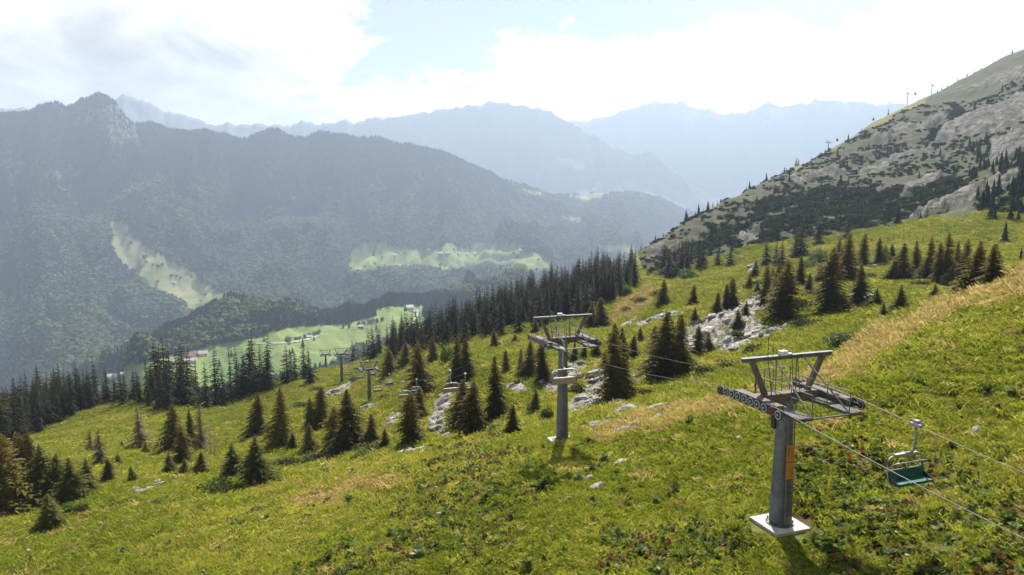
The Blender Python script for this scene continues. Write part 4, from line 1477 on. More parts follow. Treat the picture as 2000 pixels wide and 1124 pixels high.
def tower(base, H, label, detail, idx):
    """lift tower; local x across the line, y away down the line; H is the height of the cross-arm"""
    t = empty('lift_tower', base, LRZ)
    tag(t, label, 'lift tower', 'chairlift towers')
    # foundation follows the slope a little
    f = MB()
    s = 1.06
    f.box((0, 0, -0.32), (2 * s, 2 * s, 1.0))
    fo = f.build('foundation', M_CONC, t)
    bv = fo.modifiers.new('bevel', 'BEVEL')
    bv.width = 0.04
    bv.segments = 2
    zt = 0.18
    p = MB()
    rb, rt = 0.54, 0.38
    zs = [zt, zt + 0.05, H * 0.35, H * 0.36, H * 0.7, H * 0.71, H - 0.15]
    rr = [rb, rb, rb - (rb - rt) * 0.35, rb - (rb - rt) * 0.37, rb - (rb - rt) * 0.7, rb - (rb - rt) * 0.72, rt]
    p.tube([(0, 0, z) for z in zs], rr, 28)
    po = p.build('pole', M_POLE, t, True)
    fl = MB()
    fl.tube([(0, 0, zt - 0.01), (0, 0, zt + 0.06)], 0.70, 28)
    flo = fl.build('flange', M_GALV, po)
    if detail:
        for k in range(12):
            a = 2 * math.pi * k / 12
            b = MB()
            b.disc((0.63 * math.cos(a), 0.63 * math.sin(a), zt + 0.11), (0, 0, 1), 0.035, 0.1, 6)
            b.build('bolt', M_DARKST, flo)
    # ladder on the uphill side (-y)
    yl = -(rb + 0.06)
    ld = MB()
    for sx in (-0.2, 0.2):
        ld.bar((sx, yl, zt + 0.2), (sx, yl + 0.12, H - 0.1), 0.045)
    lo = ld.build('ladder', M_GALV, t)
    nr = int((H - 0.6) / 0.3)
    rm = MB()
    rm.bar((-0.2, 0, 0), (0.2, 0, 0), 0.03)
    rung_me = None
    for k in range(nr):
        if rung_me is None:
            o = rm.build('rung', M_GALV, lo)
            rung_me = o.data
        else:
            o = bpy.data.objects.new('rung', rung_me)
            o.parent = lo
            COL.objects.link(o)
        q = (k + 1) / (nr + 1)
        o.location = (0, yl + 0.12 * q, zt + 0.2 + (H - 0.5 - zt) * q)
    if detail == 2:
        # orange climbing-guard boards on the ladder, with their dark marks
        for k, z0 in enumerate((2.75, 3.65)):
            b = MB()
            b.box((-0.10, yl - 0.05, z0 + 0.42), (0.46, 0.03, 0.84))
            so = b.build('sign_board', M_ORANGE, t)
            m = MB()
            if k == 1:   # climbing figure
                m.box((-0.22, yl - 0.068, z0 + 0.52), (0.05, 0.004, 0.2))
                m.disc((-0.22, yl - 0.068, z0 + 0.67), (0, 1, 0), 0.035, 0.004, 10)
                m.bar((-0.22, yl - 0.068, z0 + 0.44), (-0.27, yl - 0.068, z0 + 0.30), 0.03, 0.004)
                m.bar((-0.22, yl - 0.068, z0 + 0.44), (-0.17, yl - 0.068, z0 + 0.32), 0.03, 0.004)
                m.bar((-0.22, yl - 0.068, z0 + 0.58), (-0.14, yl - 0.068, z0 + 0.66), 0.025, 0.004)
            for r_ in range(5):
                m.box((-0.02, yl - 0.068, z0 + 0.16 + 0.13 * r_), (0.2, 0.004, 0.012))
            m.build('marking', M_BLACK, so)
        c = MB()
        c.box((-0.50, 0.20, H * 0.83), (0.12, 0.26, 0.95))
        c.build('control_box', M_BLACK, t)
    # cross-arm and the two longitudinal beams
    c = MB()
    c.box((0, 0, H), (3.62, 0.5, 0.5))
    c.box((0, 0, H - 0.27), (1.0, 0.5, 0.16))
    c.build('crossarm', M_RUST, t)
    for sx in (-1, 1):
        b = MB()
        b.box((sx * 2.03, -0.45, H + 0.02), (0.44, 3.1, 0.52))
        b.build('side_beam', M_RUST, t)
        # sheave train
        st = MB()
        st.box((sx * (GAUGE - 0.13), -0.15, H + 0.02), (0.05, 4.5, 0.14))
        for yy in (-1.3, 1.0):
            st.box((sx * (GAUGE - 0.19), yy, H - 0.06), (0.09, 1.5, 0.16))
        so = st.build('sheave_train', M_DARKST, t)
        for k in range(10):
            y = 2.05 - 0.49 * k
            arch = 0.10 - 0.022 * (y + 0.15) ** 2
            o = bpy.data.objects.new('sheave', ME_SHEAVE_R if k in (0, 8) else ME_SHEAVE)
            o.parent = so
            o.location = (sx * GAUGE, y, H + arch)
            COL.objects.link(o)
        # walkway of grating beside the train, on the inner side
        w = MB()
        x0, x1 = sx * 1.08, sx * 1.80
        for xx in (x0, x1):
            w.bar((xx, 0.2, H - 0.14), (xx, -3.05, H - 0.14), 0.05, 0.16)
        w.bar((x0, -3.05, H - 0.14), (x1, -3.05, H - 0.14), 0.05, 0.16)
        wo = w.build('walkway', M_RUST, t)
        for k in range(22 if detail else 9):
            n = 22 if detail else 9
            y = 0.1 - 3.1 * (k + 0.5) / n
            gme = MB()
            gme.bar((x0, y, H - 0.07), (x1, y, H - 0.07), 0.06, 0.02)
            gme.build('grating_bar', M_GALV, wo)
        # railing posts and rails
        r_ = MB()
        ys = (1.0, -0.2, -1.6, -3.0)
        for y in ys:
            r_.bar((x0, y, H - 0.1), (x0, y, H + 0.95), 0.035)
        for z in (0.5, 0.95):
            r_.bar((x0, ys[0], H + z), (x0, ys[-1], H + z - (0.0 if sx > 0 else 0.0)), 0.03)
        r_.build('railing', M_GALV, t)
    # rear platform
    pl = MB()
    pl.box((0, 0.95, H - 0.05), (2.2, 0.05, 0.08))
    pl.box((0, 0.30, H - 0.05), (2.2, 0.05, 0.08))
    pl.box((0, 0.62, H - 0.03), (2.1, 0.6, 0.03))
    pl.build('platform', M_GALV, t)
    rl = MB()
    for x in (-1.05, -0.55, 0.0, 0.55, 1.05):
        rl.bar((x, 0.98, H - 0.05), (x, 0.98, H + 1.25), 0.035)
    for z in (0.65, 1.25):
        rl.bar((-1.05, 0.98, H + z), (1.05, 0.98, H + z), 0.032)
    rl.bar((-1.05, 0.98, H + 0.2), (0.0, 0.98, H + 1.2), 0.03)
    rl.build('railing', M_GALV, t)
    # lifting gantry: two struts leaning outwards and a top beam
    zg = H + 2.05
    for sx in (-1, 1):
        s_ = MB()
        s_.bar((sx * 1.25, 0.0, H + 0.15), (sx * 2.15, 0.0, zg - 0.05), 0.24, 0.2, up=(0, 1, 0))
        s_.build('gantry_strut', M_RUST, t)
        d_ = MB()
        d_.tube([(sx * 0.85, -0.05, zg), (sx * 1.1, -3.0, H - 0.1)], 0.04, 8)
        d_.build('diagonal_brace', M_GALV, t)
        h_ = MB()
        h_.tube([(sx * 0.62, 0.06, zg), (sx * 0.62, 0.06, H + 0.2)], 0.03, 6)
        h_.build('tie_rod', M_GALV, t)
    g = MB()
    g.box((0, 0, zg + 0.085), (5.5, 0.26, 0.03))
    g.box((0, 0, zg), (5.5, 0.05, 0.14))
    g.box((0, 0, zg - 0.085), (5.5, 0.26, 0.03))
    g.build('gantry_beam', M_GALV, t)
    tb = MB()
    tb.tube([(-1.1, -3.0, H - 0.15), (1.1, -3.0, H - 0.15)], 0.045, 8)
    tb.build('tie_bar', M_GALV, t)
    b = MB()
    b.box((-0.35, -0.05, zg + 0.22), (0.42, 0.26, 0.22))
    b.box((-0.05, -0.12, zg + 0.16), (0.34, 0.14, 0.08))
    b.build('lamp_housing', M_WHITE, t)
    if detail:
        a_ = MB()
        a_.tube([(-1.25, -0.05, zg + 0.1), (-1.25, -0.05, zg + 1.05)], 0.018, 6)
        a_.tube([(-0.95, -0.05, zg + 0.1), (-0.95, -0.05, zg + 0.75)], 0.014, 6)
        a_.tube([(-1.25, -0.05, zg + 0.1), (-1.2, -0.4, H + 0.2)], 0.02, 6)
        a_.tube([(0.2, -0.05, zg + 0.1), (0.2, -0.3, H + 0.1)], 0.02, 6)
        a_.tube([(0.55, -0.05, zg + 0.1), (0.55, -0.35, H + 0.1)], 0.02, 6)
        a_.build('antenna', M_DARKST, t)
    # cage hoops around the top of the ladder
    return t


TLAB = ['nearest grey chairlift tower with orange boards and square concrete foot', 'second chairlift tower standing at the edge of the limestone outcrops', 'third chairlift tower, slim grey pole above the left meadow',
        'fourth chairlift tower, left of and behind the third one', 'farthest chairlift tower, half hidden against dark spruces']
for i_, (b_, h_) in enumerate(TOWERS):
    tower(b_, h_, TLAB[i_], 2 if i_ == 0 else (1 if i_ == 1 else 0), i_)

# ---- haul rope: support points along each strand, sagging between towers
ROPE_UP = 0.10 + 0.235 + 0.02
SUP = []                                       # along-line coordinate (y in plan) and height
for b_, h_ in TOWERS:
    SUP.append((b_, h_ + ROPE_UP))


def strand(side):
    pts = []
    n = len(SUP)
    ends = []
    for b, h in SUP:
        near = loc2w(b, (side * GAUGE, -2.4, h - 0.10))
        mid = loc2w(b, (side * GAUGE, -0.15, h))
        farp = loc2w(b, (side * GAUGE, 2.1, h - 0.10))
        ends.append((near, mid, farp))
    # uphill span behind the camera
    up = loc2w(P1, (side * GAUGE, -85, 17.0))
    spans = [(up, ends[0][0], 4.8)]
    for i in range(n - 1):
        L = (ends[i][2] - ends[i + 1][0]).length
        spans.append((ends[i][2], ends[i + 1][0], {0: 0.45, 1: 3.6, 2: 1.5, 3: 0.6}[i]))
    last = loc2w(SUP[-1][0], (side * GAUGE, 60, SUP[-1][1] - 22))
    spans.append((ends[-1][2], last, 0.8))
    for i, (a, b, sag) in enumerate(spans):
        for k in range(41):
            q = k / 40
            p = a.lerp(b, q)
            p.z -= 4 * sag * q * (1 - q)
            pts.append(p)
        if i < n:
            pts.append(ends[i][1])
    return pts


STR = {-1: strand(-1), 1: strand(1)}
for s_, lab in ((-1, 'steel haul rope strand on the left side of the towers'), (1, 'steel haul rope strand on the right side of the towers')):
    mb = MB()
    mb.tube(STR[s_], 0.016, 7)
    tag(mb.build('haul_rope', M_ROPE, None, True), lab, 'rope', 'chairlift rope strands')


def rope_at(side, u):
    """point of the strand seen in photo column u"""
    P = np.array([tuple(p) for p in STR[side]])
    ok = P[:, 1] > 15
    uu = to_pix(P)[0]
    best = None
    for i in range(len(P) - 1):
        if ok[i] and ok[i + 1] and (uu[i] - u) * (uu[i + 1] - u) <= 0 and uu[i] != uu[i + 1]:
            q = (u - uu[i]) / (uu[i + 1] - uu[i])
            best = Vector(P[i] + (P[i + 1] - P[i]) * q)
            break
    return best


CHAIR_PARTS = []


def chair_parts():
    """four-seat chair hanging from a grip at the origin; it faces -y"""
    out = []
    def part(name, mb, mat, parent=None, smooth=False):
        out.append((name, mb, mat, parent, smooth))
    g = MB()
    g.box((0, 0.0, 0.02), (0.16, 0.55, 0.13))
    g.box((0.10, 0.05, 0.12), (0.22, 0.22, 0.18))
    g.disc((0.12, -0.2, 0.12), (1, 0, 0), 0.09, 0.05, 12)
    g.disc((0.12, 0.3, 0.12), (1, 0, 0), 0.09, 0.05, 12)
    part('grip', g, M_CHAIRST)
    h = MB()
    h.tube([(0.05, 0.02, 0.0), (0.05, 0.02, -0.95), (0.045, 0.06, -1.15), (0.03, 0.2, -1.33), (0.0, 0.42, -1.42), (0, 0.60, -1.44)], [0.058, 0.058, 0.056, 0.055, 0.06, 0.06], 10)
    part('hanger', h, M_CHAIRST, None, True)
    c = MB()
    c.box((0, 0.42, -1.46), (1.30, 0.17, 0.13))
    part('crossbar', c, M_CHAIRST)
    for sx in (-1, 1):
        f = MB()
        f.tube([(sx * 0.6, 0.42, -1.47), (sx * 0.86, 0.42, -1.52), (sx * 1.01, 0.41, -1.68), (sx * 1.06, 0.38, -1.95), (sx * 1.05, 0.34, -2.35), (sx * 1.04, 0.26, -2.62), (sx * 1.04, 0.02, -2.72), (sx * 1.03, -0.34, -2.70)], 0.034, 8)
        part('side_frame', f, M_CHAIRST, None, True)
        p = MB()
        p.add([(sx * 0.99, 0.40, -2.12), (sx * 0.99, 0.30, -2.62), (sx * 0.99, -0.32, -2.66), (sx * 0.99, -0.20, -2.52), (sx * 0.99, 0.28, -2.30),
               (sx * 1.02, 0.40, -2.12), (sx * 1.02, 0.30, -2.62), (sx * 1.02, -0.32, -2.66), (sx * 1.02, -0.20, -2.52), (sx * 1.02, 0.28, -2.30)],
              [(0, 1, 2, 3, 4), (9, 8, 7, 6, 5), (0, 5, 6, 1), (1, 6, 7, 2), (2, 7, 8, 3), (3, 8, 9, 4), (4, 9, 5, 0)])
        part('side_panel', p, M_BLACK)
    for k in range(4):
        x = -0.72 + 0.48 * k
        s = MB()
        s.box((x, 0.0, -2.58), (0.465, 0.52, 0.09), Matrix.Rotation(R(-4), 3, 'X'))
        part('seat', s, M_GREEN)
        b = MB()
        b.box((x, 0.325, -2.34), (0.465, 0.075, 0.46), Matrix.Rotation(R(-9), 3, 'X'))
        part('backrest', b, M_GREEN)
    e = MB()
    e.tube([(-0.97, 0.36, -2.10), (0.97, 0.36, -2.10)], 0.035, 8)
    part('back_rail', e, M_CHAIRST)
    t = MB()
    t.box((0, 0.385, -2.36), (1.92, 0.03, 0.50), Matrix.Rotation(R(-9), 3, 'X'))
    part('back_shell', t, M_TAN)
    u = MB()
    u.box((0, 0.01, -2.645), (1.92, 0.5, 0.025), Matrix.Rotation(R(-4), 3, 'X'))
    part('seat_shell', u, M_TAN)
    sb = MB()
    sb.tube([(-1.0, 0.33, -1.95), (-0.98, 0.1, -1.72), (-0.80, 0.0, -1.66), (0.80, 0.0, -1.66), (0.98, 0.1, -1.72), (1.0, 0.33, -1.95)], 0.026, 8)
    part('safety_bar', sb, M_CHAIRST, None, True)
    for x in (-0.5, 0.5):
        f = MB()
        f.bar((x, 0.0, -1.66), (x, -0.05, -1.85), 0.05, 0.04)
        f.bar((x - 0.16, -0.05, -1.85), (x + 0.16, -0.05, -1.85), 0.06, 0.04)
        part('footrest', f, M_BLACK)
    return out


CH = chair_parts()
CH_ME = []


def chair(side, u, label, first=[True]):
    p = rope_at(side, u)
    if p is None:
        print('no rope at', side, u)
        return
    e = empty('lift_chair', (p.x, p.y, p.z), LRZ if side > 0 else LRZ + math.pi)
    for i, (nm, mb, mat, par, sm) in enumerate(CH):
        if first[0]:
            o = mb.build(nm, mat, e, sm)
            CH_ME.append(o.data)
        else:
            o = bpy.data.objects.new(nm, CH_ME[i])
            o.parent = e
            COL.objects.link(o)
    first[0] = False
    tag(e, label, 'lift chair', 'chairs on the lift')
    print('chair', side, u, [round(float(q)) for q in to_pix(np.array(p))], 'ground gap', round(p.z - 2.7 - gz(p.x, p.y), 1))


chair(1, 1790, 'green four-seat chair hanging nearest, beside the first tower')
for u_, lab in ((908, 'green-seated chair nearest among those below the second tower'), (813, 'green-seated chair in front of a tall brown-tipped spruce'), (760, 'green-seated chair hanging just right of the third tower pole'),
                (727, 'green-seated chair directly at the third tower head'), (697, 'green-seated chair midway between third and fourth tower'), (677, 'green-seated chair closest to the fourth tower')):
    chair(1, u_, lab)
for u_, lab in ((1100, 'tan-backed chair hanging in front of the second tower pole'), (880, 'tan-backed chair close beside a green-seated one left of the second tower'), (789, 'tan-backed chair left of the spruce behind the green chair'),
                (737, 'tan-backed chair just right of the third tower pole'), (701, 'tan-backed chair left of the third tower'), (678, 'tan-backed chair right of the fourth tower pole')):
    chair(-1, u_, lab)
# ------------------------------------------------------------------ limestone
M_ROCK = None


def rock_material():
    m, g, out = new_mat('limestone')
    b = g.node('ShaderNodeBsdfPrincipled')
    g.t.links.new(b.outputs[0], out.inputs[0])
    b.inputs['Roughness'].default_value = 0.9
    b.inputs['Specular IOR Level'].default_value = 0.2
    p = g.node('ShaderNodeNewGeometry').outputs['Position']
    n1 = g.noise(p, 0.8, 7, 0.7, 0.5)
    n2 = g.noise(g.vmath('MULTIPLY', p, (1.0, 1.0, 3.5)), 1.6, 6, 0.7)
    c = g.mix(g.ss(n1, 0.36, 0.62), (0.15, 0.14, 0.125), (0.46, 0.44, 0.41))
    c = g.mix(g.ss(n2, 0.55, 0.75, 0, 0.7), c, (0.13, 0.12, 0.11))
    g.put(b.inputs['Base Color'], c)
    bn = g.node('ShaderNodeBump')
    bn.inputs['Strength'].default_value = 0.9
    bn.inputs['Distance'].default_value = 0.15
    g.put(bn.inputs['Height'], n2)
    g.put(b.inputs['Normal'], bn.outputs[0])
    return m


M_ROCK = rock_material()
import bmesh


def rock_mesh(seed):
    rg = random.Random(seed)
    bm = bmesh.new()
    bmesh.ops.create_icosphere(bm, subdivisions=3, radius=1.0)
    planes = [(Vector((rg.gauss(0, 1), rg.gauss(0, 1), rg.gauss(0, 0.8))).normalized(), rg.uniform(0.45, 0.85)) for _ in range(11)]
    for v in bm.verts:
        c = v.co.copy()
        for n, d in planes:
            k = c.dot(n)
            if k > d:
                c -= n * (k - d) * 0.94
        v.co = c
    co = np.array([v.co[:] for v in bm.verts])
    w = 0.10 * fbm(co[:, 0] * 2.2 + seed, co[:, 1] * 2.2 + co[:, 2] * 1.7, 3, seed) + 0.07 * ridged(co[:, 0] * 3 + co[:, 1], co[:, 2] * 6 + seed, 3, seed + 3)
    for v, q in zip(bm.verts, w):
        v.co *= 1 + q
    me = bpy.data.meshes.new('rock')
    bm.to_mesh(me)
    bm.free()
    me.materials.append(M_ROCK)
    return me


ROCKS = [rock_mesh(400 + i) for i in range(8)]


def rock(p, sx, sy, sz, rz, label, group=None, sink=0.42):
    o = bpy.data.objects.new('limestone_rock', random.choice(ROCKS))
    o.location = (p[0], p[1], p[2] + sz * (0.55 - sink))
    # lie with the slope
    gx, gy = slope(p[0], p[1])
    n = Vector((-gx, -gy, 1)).normalized()
    q = Vector((0, 0, 1)).rotation_difference(n)
    o.rotation_mode = 'QUATERNION'
    from mathutils import Quaternion
    o.rotation_quaternion = q @ Quaternion((0, 0, 1), rz)
    o.scale = (sx, sy, sz)
    COL.objects.link(o)
    tag(o, label, 'rock', group)
    return o


OUT_LAB = ['pale limestone rock in the large outcrop on the right-hand meadow', 'pale limestone rock in the strip right of the large outcrop', 'white limestone rock in the steep outcrop right of the second tower',
           'limestone rock in the outcrop behind the second tower', 'limestone rock in the upper rib right of the second tower', 'limestone rock in the lower rib right of the second tower', 'white stone in the stony gully between tall spruces',
           'white stone in the patch below the gully', 'stone beside the third tower meadow', 'white rock in the strip of rocks in the left meadow', 'rock in the strip right of the path', 'rock near the bend of the path', 'rock left of the second tower foot',
           'flat rock below the rope-crossed spruces', 'rock above the large outcrop', 'rock at the third tower foot', 'rock around the rock-cleft spruces', 'rock left of the small full spruces', 'rock below the dark mountain-foot spruces', 'rock among the row of spruces',
           'rock at the fourth tower foot']
OUT_N = [32, 14, 22, 14, 11, 11, 24, 9, 7, 9, 9, 5, 7, 7, 6, 7, 14, 5, 5, 4, 6]


def strew_rocks():
    for poly, lab, n in zip(OUTCROPS, OUT_LAB, OUT_N):
        a = np.array(poly)
        lo, hi = a.min(0), a.max(0)
        k = 0
        tr = 0
        while k < n and tr < n * 40:
            tr += 1
            u, v = random.uniform(lo[0], hi[0]), random.uniform(lo[1], hi[1])
            if not in_poly(np.array([u]), np.array([v]), poly)[0]:
                continue
            p = hit(u, v)
            dep = float(to_pix(np.array(p))[2])
            if dep > 420:
                continue
            k += 1
            L = (random.uniform(6, 17) if random.random() < 0.85 else random.uniform(18, 30)) * dep / F
            rock(p, L, L * random.uniform(0.3, 0.6), L * random.uniform(0.18, 0.42), 0.55 + random.uniform(-0.45, 0.45), lab, 'limestone rocks of the outcrops')
    # stones scattered between the outcrops
    polyS = [(985, 770), (1040, 720), (1160, 690), (1250, 640), (1420, 560), (1530, 560), (1560, 690), (1420, 760), (1300, 830), (1180, 850), (1010, 840)]
    gully = [(720, 840), (760, 800), (850, 760), (920, 740), (1000, 760), (960, 860), (840, 880), (740, 880)]
    left = [(230, 950), (330, 890), (430, 900), (420, 960), (300, 975)]
    S_ = []
    while len(S_) < 46:
        u, v = random.uniform(230, 1560), random.uniform(560, 975)
        if any(in_poly(np.array([u]), np.array([v]), p)[0] for p in (polyS, gully, left)):
            S_.append((u, v, random.uniform(4, 11)))
    for (u, v, w), lab in zip(S_, place_labels(S_, 'pale scattered stone')):
        p = hit(u, v)
        L = w * float(to_pix(np.array(p))[2]) / F
        rock(p, L, L * random.uniform(0.45, 0.8), L * random.uniform(0.3, 0.55), random.uniform(0, 3), lab, 'stones scattered between the outcrops')
    # single stones
    for u, v, w, h, lab in [(1094, 985, 14, 7, 'small white stone at the lower end of the slab line'), (1110, 976, 22, 6, 'flat reddish-white slab above the small white stone'), (1165, 955, 48, 9, 'long pale slab lying in the lower meadow'),
                            (1150, 938, 34, 8, 'shorter pale slab just above the long one'), (1215, 905, 50, 8, 'thin long slab edge higher on the meadow'), (1260, 877, 14, 7, 'small stone at the top of the slab line'),
                            (1277, 965, 13, 8, 'white stone right of the long slab'), (1278, 954, 9, 6, 'smaller white stone beside the white one'), (1235, 948, 12, 8, 'brownish stone between slab line and white stones'),
                            (1443, 860, 14, 8, 'white stone on the meadow left of the first tower'), (1430, 797, 24, 9, 'pale rock left of the first tower sheaves'), (1390, 805, 12, 6, 'small rock left of the pale rock by the sheaves'),
                            (549, 1012, 12, 8, 'lone white stone in the lower left meadow'), (58, 1082, 16, 9, 'greyish stone in the bottom left corner'), (1910, 852, 34, 16, 'pale rock right of the hanging green chair'),
                            (1677, 735, 24, 12, 'reddish-white stone on the dry crest slope'), (1655, 780, 16, 8, 'small brown stone behind the first tower head'), (1925, 790, 20, 8, 'small pale stone on the right slope'), (655, 893, 22, 9, 'white stone beside the bright green bush'),
                            (1200, 555, 10, 6, 'white stone at the forest edge by the path'), (420, 1002, 8, 4, 'tiny pale stone in the left meadow'), (45, 1055, 60, 6, 'long flat stone edge in the bottom left meadow'), (560, 948, 50, 5, 'thin pale stone edge below the shaded spruces')]:
        p = hit(u, v)
        dep = float(to_pix(np.array(p))[2])
        rock(p, w * dep / F / 1.5, max(w * 0.35, h) * dep / F / 1.5, h * dep / F / 1.1, LRZ + (1.35 if w > 20 else random.uniform(0, 3)) - 1.0 * (w > 20), lab)


strew_rocks()


# ------------------------------------------------------------------ scattered growth (stuff): instances on points
def scatter(name, P, scl, rot, idx, sources, label, cat):
    me = bpy.data.meshes.new(name)
    P = np.asarray(P, np.float32)
    me.vertices.add(len(P))
    me.vertices.foreach_set('co', P.ravel())
    for nm, arr, typ in (('scl', scl, 'FLOAT_VECTOR'), ('rot', rot, 'FLOAT_VECTOR')):
        a = me.attributes.new(nm, typ, 'POINT')
        a.data.foreach_set('vector', np.asarray(arr, np.float32).ravel())
    a = me.attributes.new('idx', 'INT', 'POINT')
    a.data.foreach_set('value', np.asarray(idx, np.int32))
    o = bpy.data.objects.new(name, me)
    COL.objects.link(o)
    ng = bpy.data.node_groups.new(name, 'GeometryNodeTree')
    ng.interface.new_socket('Geometry', in_out='INPUT', socket_type='NodeSocketGeometry')
    ng.interface.new_socket('Geometry', in_out='OUTPUT', socket_type='NodeSocketGeometry')
    N = ng.nodes
    gi, go = N.new('NodeGroupInput'), N.new('NodeGroupOutput')
    m2p = N.new('GeometryNodeMeshToPoints')
    ng.links.new(gi.outputs[0], m2p.inputs[0])
    iop = N.new('GeometryNodeInstanceOnPoints')
    ng.links.new(m2p.outputs[0], iop.inputs['Points'])
    g2i = N.new('GeometryNodeJoinGeometry')
    for s in reversed(sources):
        oi = N.new('GeometryNodeObjectInfo')
        oi.inputs['Object'].default_value = s
        oi.inputs['As Instance'].default_value = True
        ng.links.new(oi.outputs['Geometry'], g2i.inputs[0])
    ng.links.new(g2i.outputs[0], iop.inputs['Instance'])
    iop.inputs['Pick Instance'].default_value = True
    for nm, typ, sock in (('idx', 'INT', 'Instance Index'), ('rot', 'FLOAT_VECTOR', 'Rotation'), ('scl', 'FLOAT_VECTOR', 'Scale')):
        na = N.new('GeometryNodeInputNamedAttribute')
        na.data_type = typ
        na.inputs['Name'].default_value = nm
        ng.links.new(na.outputs['Attribute'], iop.inputs[sock])
    ng.links.new(iop.outputs[0], go.inputs[0])
    md = o.modifiers.new('scatter', 'NODES')
    md.node_group = ng
    tag(o, label, cat, kind='stuff')
    return o


def src(name, mb, mat):
    me = bpy.data.meshes.new(name)
    me.from_pydata(mb.v, [], mb.f)
    me.materials.append(mat)
    return bpy.data.objects.new(name, me)


M_GRASS = [leaf_mat('grass_a', ((0.215, 0.245, 0.042), (0.41, 0.405, 0.085)), 0.52, 0.6, 0.25, 1.0), leaf_mat('grass_b', ((0.13, 0.18, 0.026), (0.30, 0.33, 0.052)), 0.52, 0.6, 0.25, 1.0), leaf_mat('grass_dry', ((0.32, 0.25, 0.11), (0.52, 0.42, 0.22)), 0.5, 0.7, 0.2, 1.0)]
M_DOCK = [leaf_mat('dock_green', ((0.035, 0.065, 0.014), (0.14, 0.185, 0.04)), 0.4, 0.4, 0.25, 1.0), leaf_mat('dock_red', ((0.11, 0.06, 0.028), (0.22, 0.13, 0.055)), 0.3, 0.5, 0.25, 1.0), leaf_mat('gentian_leaf', ((0.09, 0.14, 0.05), (0.24, 0.30, 0.13)), 0.25, 0.4, 0.2, 1.0)]
M_YELLOW = leaf_mat('yellow_flower', ((0.40, 0.32, 0.05), (0.50, 0.42, 0.09)), 0.3, 0.6, 0.1, 1.0)


def grass_src(seed, mat, n=64, spread=0.5, h=0.24):
    rg = random.Random(seed)
    mb = MB()
    for _ in range(n):
        x, y = rg.gauss(0, spread * 0.5), rg.gauss(0, spread * 0.5)
        a = rg.uniform(0, 6.28)
        hh = h * rg.uniform(0.5, 1.2)
        l = hh * rg.uniform(0.4, 1.5)
        w = 0.008 + rg.random() * 0.011
        dx, dy = math.cos(a), math.sin(a)
        mb.add([(x - dy * w, y + dx * w, -0.03), (x + dy * w, y - dx * w, -0.03), (x + dx * l * 0.4 + dy * w * 0.7, y + dy * l * 0.4 - dx * w * 0.7, hh * 0.7), (x + dx * l, y + dy * l, hh)], [(0, 1, 2), (0, 2, 3)])
    return src('grass_tuft', mb, mat)


def leafy_src(seed, mat, n=16, r=0.36, up=0.5, name='leaf_rosette', wd=0.32):
    rg = random.Random(seed)
    mb = MB()
    for k in range(n):
        a = 6.283 * k / n + rg.uniform(-0.3, 0.3)
        e = rg.uniform(0.15, 1.2) * up * 2
        L = r * rg.uniform(0.6, 1.15)
        dx, dy = math.cos(a), math.sin(a)
        w = L * wd
        ce, se = math.cos(e), math.sin(e)
        z0 = rg.uniform(0, 0.16)
        p0 = Vector((0, 0, z0))
        p1 = Vector((dx * L * 0.55 * ce, dy * L * 0.55 * ce, z0 + L * 0.55 * se))
        p2 = Vector((dx * L * ce, dy * L * ce, z0 + L * se * 0.75))
        s = Vector((-dy, dx, 0)) * w
        mb.add([p0, p1 - s + Vector((0, 0, 0.02)), p2, p1 + s + Vector((0, 0, 0.02)), p1 - Vector((0, 0, 0.02))], [(0, 1, 4), (1, 2, 4), (2, 3, 4), (3, 0, 4)])
    return src(name, mb, mat)


def frustum_pts(n, r0, r1, bias, pad=0.22, seed=1):
    """points on the ground in view, denser close by; bias 0 = even per area, 1 = even per distance"""
    g = np.random.default_rng(seed)
    q = g.random(n)
    if bias >= 1:
        r = r0 * (r1 / r0) ** q
    else:
        k = 2 - bias
        r = (r0 ** k + q * (r1 ** k - r0 ** k)) ** (1 / k)
    t = g.uniform(-0.645 - pad, 0.645 + pad, n)
    x, y = r * np.sin(t), r * np.cos(t)
    z, m = ground(x, y, True)
    u, v, d = to_pix(np.stack([x, y, z], -1))
    ok = (np.hypot(x - PAD[0], y - PAD[1]) > 1.75) & (m['flank'] < 0.5) & (u > -380) & (u < 2480) & (v < 1380) & (m['rock'] < 0.5)
    return x[ok], y[ok], z[ok], u[ok], v[ok], r[ok]


def poly_mask(u, v, polys, x, y, r, amp):
    n1 = fbm(x / (0.03 * r + 1), y / (0.03 * r + 1), 3, 131)
    n2 = fbm(x / (0.03 * r + 1), y / (0.03 * r + 1), 3, 137)
    return soft_poly(u, v, polys, (n1, n2), amp) > 0.5


